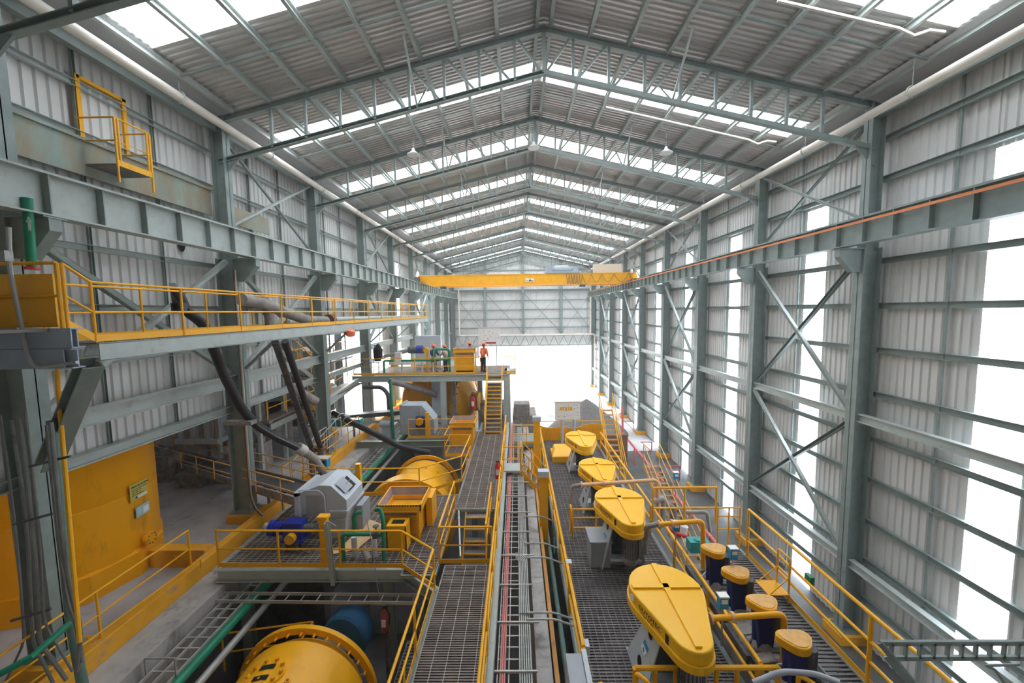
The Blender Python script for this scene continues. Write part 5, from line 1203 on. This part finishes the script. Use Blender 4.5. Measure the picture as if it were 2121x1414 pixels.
for k in range(6):
    f = k/5; b = MB(); b.bar((-16.6+2.4*f,17.55,4.3), (-16.2+1.7*f,17.55,1.7), .14, .14); b.build('rib', 'dusty' if k % 2 else 'lightgrey', t_)
b = MB(); b.box(-16.4,17.4,1.5,-14.3,19.5,1.72); b.build('bottom_frame', 'lightgrey', t_)
for x in (-16.3,-14.4):
    for y in (17.6,19.3): b = MB(); b.bar((x,y,ZF),(x,y,1.5),.18,.18); b.build('leg', 'dusty', t_)
for i, (x, y, w, h_) in enumerate(((-14.0,16.6,.9,.9),(-15.4,16.2,1.2,.5),(-13.2,17.8,.7,1.3),(-17.6,16.8,1.4,1.1))):
    b = MB(); b.box(x,y,ZF,x+w,y+.8,h_); b.box(x+.1,y-.1,h_*.5,x+w*.6,y,h_*.9); b.cyl((x+w*.6,y+.4,h_),(x+w*.6,y+.4,h_+.3),.2)
    one('yard_machine', b, 'dusty', '%s dusty machine block in the yard behind the conveyor' % NUM[i], 'machine', 'dusty machines behind the conveyor', bevel=.02)
for i, (x, y) in enumerate(((-12.6,16.3),(-12.6,21.5),(-18,22),(-12.4,26.0),(-16.5,27))):
    b = MB(); b.ibeam((x,y,ZF), (x,y,7.0), .35, .35, .03, up=(0,1,0)); one('yard_column', b, 'steel_light' if i < 3 else 'steel_grey', '%s steel column standing in the yard outside the left wall' % NUM[i], 'column', 'yard columns outside the left wall')
b = MB(); b.bar((-12.5,16.3,3.4), (-14.5,21,.1), .14, .14); one('yard_brace', b, 'steel_light', 'slanting pale brace in the yard behind the second left column', 'brace')
# stairs seen through the open bay
stair((-11.9,21.6,3.6), (-11.9,16.6,6.9), .9, 'grey stair descending in the open bay below the upper walkway', 14, m='steel_light', rail=False)
railing([(-11.4,21.6,3.6),(-11.4,16.6,6.9)], 'yellow stair railing in the open bay below the upper walkway', toe=False, r=.03, spacing=1.3)
stair((-11.9,23.4,ZF), (-11.9,20.2,3.0), .9, 'lower yard stair behind the third left column', 12, m='yellow', rail=True)
t_ = thing('screen_deck', 'dark vibrating screen on grey frames in the open bay', 'machine', (-13,20,2))
b = MB(); b.prism([(-14.2,18.2,3.3),(-14.2,23.5,2.4),(-14.2,23.5,3.3),(-14.2,18.2,4.4)], (1.9,0,0)); b.build('screen_box', 'darksteel', t_)
b = MB(); b.box(-14.4,18.0,2.0,-12.2,18.3,2.3); b.box(-14.4,23.3,2.0,-12.2,23.6,2.3); b.bar((-12.2,18,2.1),(-12.2,23.6,2.1),.2,.3); b.build('frame', 'steel_light', t_)
b = MB(); b.cyl((-13.9,20,ZF),(-13.9,20,2.0),.2); b.cyl((-12.5,20,ZF),(-12.5,20,2.0),.2); b.build('frame_legs', 'dusty', t_)
for i, (x0,y0,z0,x1,y1,z1,m_) in enumerate(((-15.2,22.5,.9,-12.9,27.0,2.6,'darksteel'),(-16.8,24.5,2.9,-13.2,27.5,5.2,'dusty'),(-14.5,17.4,5.0,-12.2,19.6,6.4,'darksteel'),(-19.5,21.5,.2,-17.0,25.0,2.4,'darksteel'))):
    t_ = thing('yard_machine', '%s dark boxy machine on legs in the yard beyond the open bay' % NUM[i], 'machine', (x0,y0,z0), 'dark machines beyond the open bay')
    b = MB(); b.prism([(x0,y0,z0),(x1,y0,z0),(x1,y0,z1-.3),(x1-.5,y0,z1),(x0,y0,z1)], (0,y1-y0,0)); b.build('housing', m_, t_, bevel=.03)
    for k in range(5): b = MB(); y = y0+(y1-y0)*k/4; b.bar((x1+.03,y,z0),(x1+.03,y,z1-.3),.1,.1); b.build('rib', 'steel_light' if k % 2 else 'dusty', t_)
    for xx in (x0+.15,x1-.15):
        for yy in (y0+.15,y1-.15): b = MB(); b.bar((xx,yy,ZF),(xx,yy,z0),.16,.16); b.build('leg', 'steel_light', t_)
    b = MB(); b.cyl((x1-.2,y0-.3,z0+.4),(x1-.9,y0-.3,z0+.4),.22); b.box(x1-1.0,y0-.5,z0,x1-.1,y0,z0+.12); b.build('motor', 'dusty', t_, smooth=True)
for i, (z, ya, yb) in enumerate(((2.6,17.5,23.5),(4.6,17.5,27.0))):
    railing([(-11.9,ya,z),(-11.9,yb,z)], '%s yellow yard railing seen between the left columns' % ('lower' if i == 0 else 'upper'), m='yellow', toe=False, spacing=1.4, r=.03)
    b = MB(); b.box(-12.6,ya,z-.15,-11.85,yb,z-.05); one('yard_deck', b, 'grate', '%s narrow service deck in the yard behind the left columns' % ('lower' if i == 0 else 'upper'), 'deck')
# dust pipes
HP = [(365,598,10.5),(385,645,10.6),(420,668,10.8),(440,715,11.2),(465,780,11.7),(500,845,12.3),(530,880,12.7),(575,907,13.3),(620,928,13.8),(652,950,14.3),(676,988,14.8)]
t_ = thing('slurry_hose', 'thick black hose sweeping down from the upper walkway past the second left column', 'hose', U(*HP[0][:2],Y=HP[0][2]))
b = MB(); b.tube([U(x,y,Y=Y) for x,y,Y in HP[:9]], .135, 14, smooth=.3); b.build('hose_run', 'dark', t_, smooth=True)
b = MB(); b.tube([U(x,y,Y=Y) for x,y,Y in HP[8:]], .15, 14, smooth=.2); tag(b.build('end_pipe', 'dusty', t_, smooth=True), 'dusty grey pipe end')
b = MB(); b.tube([U(x,y,Y=Y)+Vector((.08,-.1,.06)) for x,y,Y in HP[3:9]], .02, 6, smooth=.3); b.build('side_line', 'dusty', t_)
b = MB(); p = U(617,926,Y=13.75); q = U(630,935,Y=13.95); b.cyl(p,q,.2); b.build('coupling', 'tray', t_, smooth=True)
b = MB(); p = U(505,872,Y=12.4); b.box(p.x-.6,p.y-.15,p.z-.1,p.x+.35,p.y+.15,p.z+.02); one('hose_saddle', b, 'dusty', 'dusty bracket shelf carrying the black hose at the second left column', 'bracket')
b = MB(); b.prism([U(350,585,Y=10.4),U(372,640,Y=10.4),U(358,640,Y=10.4)], (0,.2,0)); p = U(375,635,Y=10.5); b.box(p.x-.2,p.y-.1,p.z-.15,p.x+.15,p.y+.1,p.z+.1); one('hose_bracket', b, 'darksteel', 'dark bracket holding the upper end of the black hose', 'bracket')
for i, (xa, xb, m_) in enumerate(((562,640,'darksteel'),(579,657,'darksteel'))):
    t_ = thing('drop_pipe', '%s of two dark pipes leaning down from the upper walkway' % ('left' if i == 0 else 'right'), 'pipe', (-8,12,7), 'two dark drop pipes')
    a = Vector((-7.95+.33*i,12.3,6.72)); c = Vector((-9.2+.42*i,16.3,1.6)); e = Vector((-9.35+.42*i,16.6,ZF))
    b = MB(); b.tube([a,c], .11, 14); b.build('upper_run', 'darksteel' if i == 0 else 'dark', t_, smooth=True)
    b = MB(); b.tube([c,e], .15, 14); b.build('lower_run', 'dusty', t_, smooth=True)
    b = MB(); b.cyl(c+Vector((0,0,.1)), c-Vector((0,0,.05)), .24); b.build('flange', 'rust', t_)
t_ = thing('dusty_duct', 'dusty fat duct lying along the upper walkway', 'duct', (-8.3,13,7.4))
DP = [(500,620,-8.6),(545,628,-8.6),(600,650,-8.5),(640,664,-8.4),(675,664,-8.3)]
b = MB(); b.tube([U(x,y,X=X) for x,y,X in DP], .19, 14, smooth=.4); b.build('duct_run', 'dusty', t_, smooth=True)
b = MB(); b.tube([(-8.3,16.9,7.33),(-8.3,32,7.25)], .13, 12); b.build('thin_run', 'steel_light', t_, smooth=True)
b = MB(); b.cyl((-8.3,16.6,7.33),(-8.3,16.9,7.33),.25); b.build('flange', 'rust', t_)
b = MB(); b.tube([U(505,640,X=-8.9),U(545,636,X=-8.9),U(556,650,X=-8.7),U(560,690,X=-8.7)], .14, 12, smooth=.2); b.build('branch', 'dusty', t_, smooth=True)
pipe('slurry_pipe', 'dark pipe sloping down to the mill behind the feeder deck', [U(690,855,Y=22),U(740,880,Y=21),U(830,925,Y=19.8),U(890,938,Y=19.8)], .16, 'dark', flanges=[(U(706,863,Y=21.7),(1,-.6,-.6)),(U(718,869,Y=21.5),(1,-.6,-.6))], fm='tray')
pipe('slurry_pipe', 'dusty sloping duct between the second and third left columns', [U(600,800,Y=17.5),U(655,832,Y=18.5)], .22, 'dusty')
pipe('water_pipe', 'green vertical pipe between the far platform and the second mill', [U(808,785,Y=22),U(816,925,Y=22)], .09, 'greenpipe')
pipe('elbow_pipe', 'dark grey elbow pipe under the far platform', [U(752,802,Y=24),U(790,801,Y=24),U(804,815,Y=24),U(807,862,Y=24)], .13, 'darksteel', smooth=.3)
pipe('cross_pipe', 'dusty pipe sloping under the far platform to the grey bin', [U(805,788,Y=24.5),U(870,805,Y=25.5),U(905,818,Y=26)], .2, 'dusty')
t_ = thing('mill_chute', 'light grey feed bin in front of the farthest mill', 'chute', (-5.6,26,0))
b = MB(); a = U(893,790,Y=26); c = U(915,860,Y=26); b.box(a.x,26,c.z,c.x+.05,27,2.9); b.build('box', 'lightgrey', t_)
b = MB()
for k in range(4): z = c.z-.1-.35*k; b.box(a.x,26,z-.06,c.x+.1,26.8,z)
b.box(a.x,26,c.z-1.3,a.x+.1,26.1,c.z); b.box(c.x,26,c.z-1.3,c.x+.1,26.1,c.z); b.build('ladder_frame', 'lightgrey', t_)
b = MB(); b.box(-7.8,27.6,ZF-.6,-6.9,28.6,2.6); b.cyl((-7.35,27.4,1.3),(-7.35,27.6,1.3),1.15,n=36); one('yellow_drum_end', b, 'yellow_tank', 'yellow drum end left of the grey feed bin under the far platform', 'drum')
# feeder B platform
t_ = thing('feeder_box', 'grey feeder box on its platform behind the second hopper', 'feeder', (-5.6,21.8,ZD))
b = MB(); b.prism([(-6.9,22.0,2.1),(-5.7,22.0,2.1),(-5.0,22.0,1.2),(-5.0,22.0,ZD),(-6.9,22.0,ZD)], (0,1.1,0)); b.build('body', 'steel_grey', t_)
b = MB(); b.box(-7.0,21.9,ZD,-6.85,23.2,2.15); b.box(-5.9,21.95,ZD,-5.8,22,2.1); b.build('flange_ribs', 'midgrey', t_)
t_ = thing('gear_motor', 'small dark motor with yellow cover in front of the grey feeder box', 'motor', (-5.8,21.6,1))
b = MB(); b.box(-6.0,21.6,.9,-5.4,21.9,1.5); b.build('gearbox', 'navy', t_, bevel=.02)
b = MB(); b.cyl((-5.75,21.6,1.25),(-5.75,21.48,1.25),.22); b.build('shaft_cover', 'yellow', t_, smooth=True)
grating('deck_grating', 'small feeder platform grating behind the second mill', -6.4, -3.75, 21.3, 24.0, ZD, 'grate', 'x', .12, .4)
railing([(-6.35,21.35,ZD),(-3.85,21.35,ZD)], 'yellow railing of the small feeder platform behind the second mill', spacing=1.25)
b = MB(); b.box(-5.35,21.3,ZD,-5.15,21.45,ZD+1.5); one('square_post', b, 'yellow', 'square yellow post on the small feeder platform', 'post')
b = MB(); b.ibeam((-9.3,21.1,.1), (-3.6,21.1,.1), .2, .36, .025); one('deck_beam', b, 'steel', 'steel beam across the pit behind the second mill', 'beam')
t_ = thing('belt_conveyor', 'second belt conveyor reaching the grey feeder box from the left', 'conveyor', (-9,23,1.3))
b = MB(); b.bar((-14,24.5,.6),(-6.9,22.6,1.6),.7,.25); b.build('belt_frame', 'darksteel', t_)
b = MB(); b.bar((-14,24.0,.3),(-6.9,22.1,1.2),.05,.15); b.build('side_frame', 'steel_light', t_)
b = MB(); b.bar((-10.2,22.9,ZF),(-10.2,22.9,1.0),.1,.1); b.build('trestle', 'dusty', t_)
b = MB(); b.cyl(U(700,1,Y=22) if 0 else (-8.2,22.0,1.0),(-7.6,22.0,1.0),.18); b.box(-8.1,21.9,ZF-.3,-7.6,22.1,.9); one('blue_motor', b, 'steel_grey', 'small blue grey motor left of the feeder box', 'motor')
b = MB(); b.box(-11.2,21.9,.9,-9.4,22.4,1.3); one('teal_trough', b, 'teal', 'long teal trough beyond the kerb railing', 'trough')
# blue sampler unit
t_ = thing('sampler_unit', 'bright blue instrument unit with cream lid on a post at the kerb', 'instrument', (-8.3,15.5,1.1))
b = MB(); b.box(-8.55,15.35,1.12,-8.05,15.65,1.5); b.build('case', 'lightblue', t_, bevel=.02)
b = MB(); b.box(-8.6,15.3,1.5,-8.02,15.68,1.56); b.build('lid', 'cream', t_)
b = MB(); b.box(-8.5,15.33,1.32,-8.15,15.35,1.45); b.build('display', 'black', t_)
b = MB(); b.tube([(-8.3,15.5,1.12),(-8.25,15.5,-.3)], .05, 8); b.build('post', 'conduit', t_)
for i, (x, y) in enumerate(((-10.2,16.4),(-10.3,18.2))):
    railing([(x,y,ZF),(x+.5,y+1.6,ZF+.9),(x+.5,y+2.2,ZF+.9)], 'pale grey yard step railing, %s one beyond the second left column' % ('nearer' if i == 0 else 'farther'), m='tray', toe=False, spacing=1.0)
# small balcony and door on the upper left wall
dn = struct('door_1', wallsheet(XL+.09, 9.77, 10.8, 11.6, 13.5, -1), 'clad')
b = MB()
for y in (9.72, 10.84): b.box(XL+.05, y-.05, 11.2, XL+.16, y+.05, 13.6)
b.box(XL+.05, 9.7, 13.52, XL+.16, 10.9, 13.6); b.build('door_frame', 'yellow', dn)
t_ = thing('balcony', 'small yellow balcony below the yellow door frame high on the left wall', 'balcony', (-10.3,10,11.4))
b = MB(); b.box(-10.8,9.6,11.36,-9.85,10.5,11.4); b.build('deck', 'grate', t_)
b = MB(); b.bar((-9.85,9.6,11.42),(-9.85,10.5,11.42),.03,.14); b.build('toe_board', 'yellow', t_)
b = MB(); R_ = .022
b.tube([(-10.8,9.6,12.5),(-9.85,9.6,12.5),(-9.85,10.5,12.5),(-10.8,10.5,12.5)], R_, 8, smooth=.05); b.tube([(-10.8,9.6,11.95),(-9.85,9.6,11.95),(-9.85,10.5,11.95),(-10.8,10.5,11.95)], R_, 8)
for y in (9.6, 9.68, 10.42, 10.5): b.tube([(-9.85,y,10.95 if y in (9.6,10.5) else 11.4),(-9.85,y,12.5)], .026, 8)
b.build('guard_rails', 'yellow', t_)
# ================================================================ RIGHT SIDE: red pipe and brackets
b = MB(); b.box(-3.0,24.72,ZP,-2.9,24.8,1.9); one('slim_post', b, 'yellow', 'slim post carrying the fire extinguisher below the far platform', 'post')
t_ = thing('fire_main', 'red pipe running along the right wall and rising at its far end', 'pipe', (9.6,25,-3.5))
b = MB(); b.tube([(9.5,14.5,-3.75),(9.3,33,-3.4),(9.3,33.2,-1.0)], .09, 10, smooth=.2); b.build('pipe_run', 'pinkred', t_, smooth=True)
for y in (18, 24, 30): b = MB(); b.bar((9.4,y,ZP),(9.4,y,-3.6),.08,.08); b.build('support', 'pinkred', t_)
for i, (px, py, Y) in enumerate(((1312,872,38),(1350,915,33),(1408,965,27.2))):
    p = U(px,py,Y=Y); b = MB(); b.bar(p, p-Vector((1.0,0,0)), .07, .07); b.bar(p, p-Vector((0,0,1.1)), .07, .07); b.bar(p-Vector((.9,0,0)), p-Vector((0,0,.9)), .06, .06)
    one('red_bracket', b, 'pinkred', '%s faded red triangular bracket low on the right wall' % ORD[2-i] , 'bracket', 'red wall brackets')
pl = MB(); pl.lathe((7.1,38.5,ZP), (0,0,1), [(0,4.2),(.8,3.4),(1.7,2.3),(2.8,1.0),(3.4,.15),(3.45,.02)], 40); o = one('gravel_pile', pl, 'gravel', 'dark grey conical ore pile on the floor near the far doorway', 'pile', kind='stuff')
b = MB(); b.box(1.6,30.5,ZP,9.0,30.9,-2.7); b.box(1.6,30.9,ZP,1.9,33,-2.9); one('low_wall', b, 'rust', 'low brown wall in the pit before the ore pile', 'wall')
b = MB(); b.box(-.4,28.5,ZP,1.4,31,-.4); b.box(-.3,28.4,-.4,.9,29.6,.5); one('brown_hopper', b, 'dusty', 'brown machine block right of the far platform', 'machine')
b = MB(); b.cyl((.2,24.6,-1.8),(.2,24.6,-.6),.35); b.box(-.5,24.9,-2.2,.9,25.4,-1.0); one('yellow_pump', b, 'yellow', 'yellow pump unit at the foot of the far platform', 'pump', smooth=True)
railing([(-.3,21.5,-.1),(1.25,21.5,-.1)], 'yellow railing of the small landing beyond the crossing stair', spacing=.8)
b = MB(); b.box(-.5,21.5,-.3,1.3,23.4,-.1); one('landing_plate', b, 'steel', 'grey landing beyond the crossing stair', 'landing')
stair((1.02,18.6,-3.0), (1.02,21.4,-.3), .5, 'narrow yellow stair in the gap beyond the box posts', 10, rail=False)
# foreground tray, lower right
t_ = thing('cable_tray_frame', 'dark galvanised ladder frame turning a corner at the lower right, close to the camera', 'cable tray', (4.3,4,3.7))
b = MB(); b.bar((4.02,4,3.84),(6.6,4,3.84),.03,.05); b.bar((4.1,4,3.66),(6.6,4,3.66),.03,.05); b.build('side_rail', 'steel', t_)
b = MB(); b.bar((4.02,4,3.84),(4.35,3.5,3.3),.03,.06); b.bar((4.1,4,3.68),(4.5,3.5,3.1),.03,.06); b.build('side_rail', 'steel', t_)
for k in range(16): b = MB(); b.bar((4.15+k*.155,4,3.66),(4.15+k*.155,4,3.84),.025,.03); b.build('rung', 'steel', t_)
b = MB(); b.tube([(4.25,3.9,3.42),(6.4,3.9,3.42)], .018, 8); one('yellow_rod', b, 'yellow', 'thin yellow rail below the corner cable tray at the lower right', 'rail')
b = MB(); b.tube([U(2080,1414,Y=4.2),U(2060,1385,Y=4.2),U(2040,1378,Y=4.2),U(2110,1376,Y=4.3)], .014, 6, smooth=.03); one('bent_rod', b, 'steel', 'thin dark bent rod at the lower right corner', 'rod')
pipe('bent_pipe', 'grey bent pipe in the bottom right foreground', [U(1560,1414,Y=6.6),U(1620,1390,Y=6.6),U(1690,1395,Y=6.6),U(1740,1414,Y=6.4)], .05, 'midgrey')
# ================================================================ ROOF DETAILS
for i, (y, x0) in enumerate(((10.75,7.0),(17.25,4.0))):
    b = MB(); pts = [(x0+k*(10.2-x0)/6, y, roofz(x0+k*(10.2-x0)/6)-.33) for k in range(7)]+[(10.6,y,roofz(10.6)-.42),(11.0,y,roofz(11)-.2),(11.4,y,roofz(11.4)-.16)]
    b.tube(pts, .04, 8); one('roof_conduit', b, 'pvc', 'cream conduit crossing the right roof slope in the %s bay' % ORD[i], 'conduit', smooth=True)
for i, (x, y, z) in enumerate(((-4.7,18.2,14.9),(7.0,18.2,14.75),(.95,19.3,15.55))):
    t_ = thing('hanging_lamp', ('left','right','ridge')[i]+' round white lamp hanging under the roof', 'lamp', (x,y,z))
    b = MB(); b.lathe((x,y,z), (0,0,1), [(0,.28),(.03,.3),(.08,.22),(.2,.08),(.3,.06)], 24); b.build('lamp_shade', 'white', t_, smooth=True)
    b = MB(); b.tube([(x,y,z+.3),(x,y,roofz(x)-.2)], .012, 6); b.build('cord', 'conduit', t_)
# outdoors
import bmesh
me = bpy.data.meshes.new('rock_hill'); bm = bmesh.new(); N = 40; vs = []
for i in range(N+1):
    for j in range(N+1):
        x = 6+34*i/N; y = 88+30*j/N; h_ = ZP+11*max(0,math.sin(PI*min(1,i/N*1.1)))*min(1,j/12)+1.2*math.sin(i*1.7+j*.9)*math.cos(j*1.3-i*.6)+random.uniform(-.4,.4)
        vs.append(bm.verts.new((x,y,h_ if 0 < j else ZP-.5)))
for i in range(N):
    for j in range(N): bm.faces.new((vs[i*(N+1)+j],vs[(i+1)*(N+1)+j],vs[(i+1)*(N+1)+j+1],vs[i*(N+1)+j+1]))
bm.to_mesh(me); bm.free(); me.materials.append(M['rock']); o = bpy.data.objects.new('rock_hill', me); COL.objects.link(o); tag(o, 'pale rocky slope outside the far doorway', 'rocks')
# ================================================================ DUST HAZE in the hall air
vm = bpy.data.materials.new('dust_haze'); vm.use_nodes = True; nt = vm.node_tree; nt.nodes.clear()
vo = nt.nodes.new('ShaderNodeOutputMaterial'); vs_ = nt.nodes.new('ShaderNodeVolumeScatter')
vs_.inputs['Density'].default_value = .0022; vs_.inputs['Anisotropy'].default_value = .35; vs_.inputs['Color'].default_value = (1,1,1,1)
nt.links.new(vs_.outputs[0], vo.inputs['Volume'])
M['haze'] = vm
b = MB(); b.box(XL-.4, Y0-.5, ZP-.1, XR+.4, 66, 18.5); struct('haze', b, 'haze')
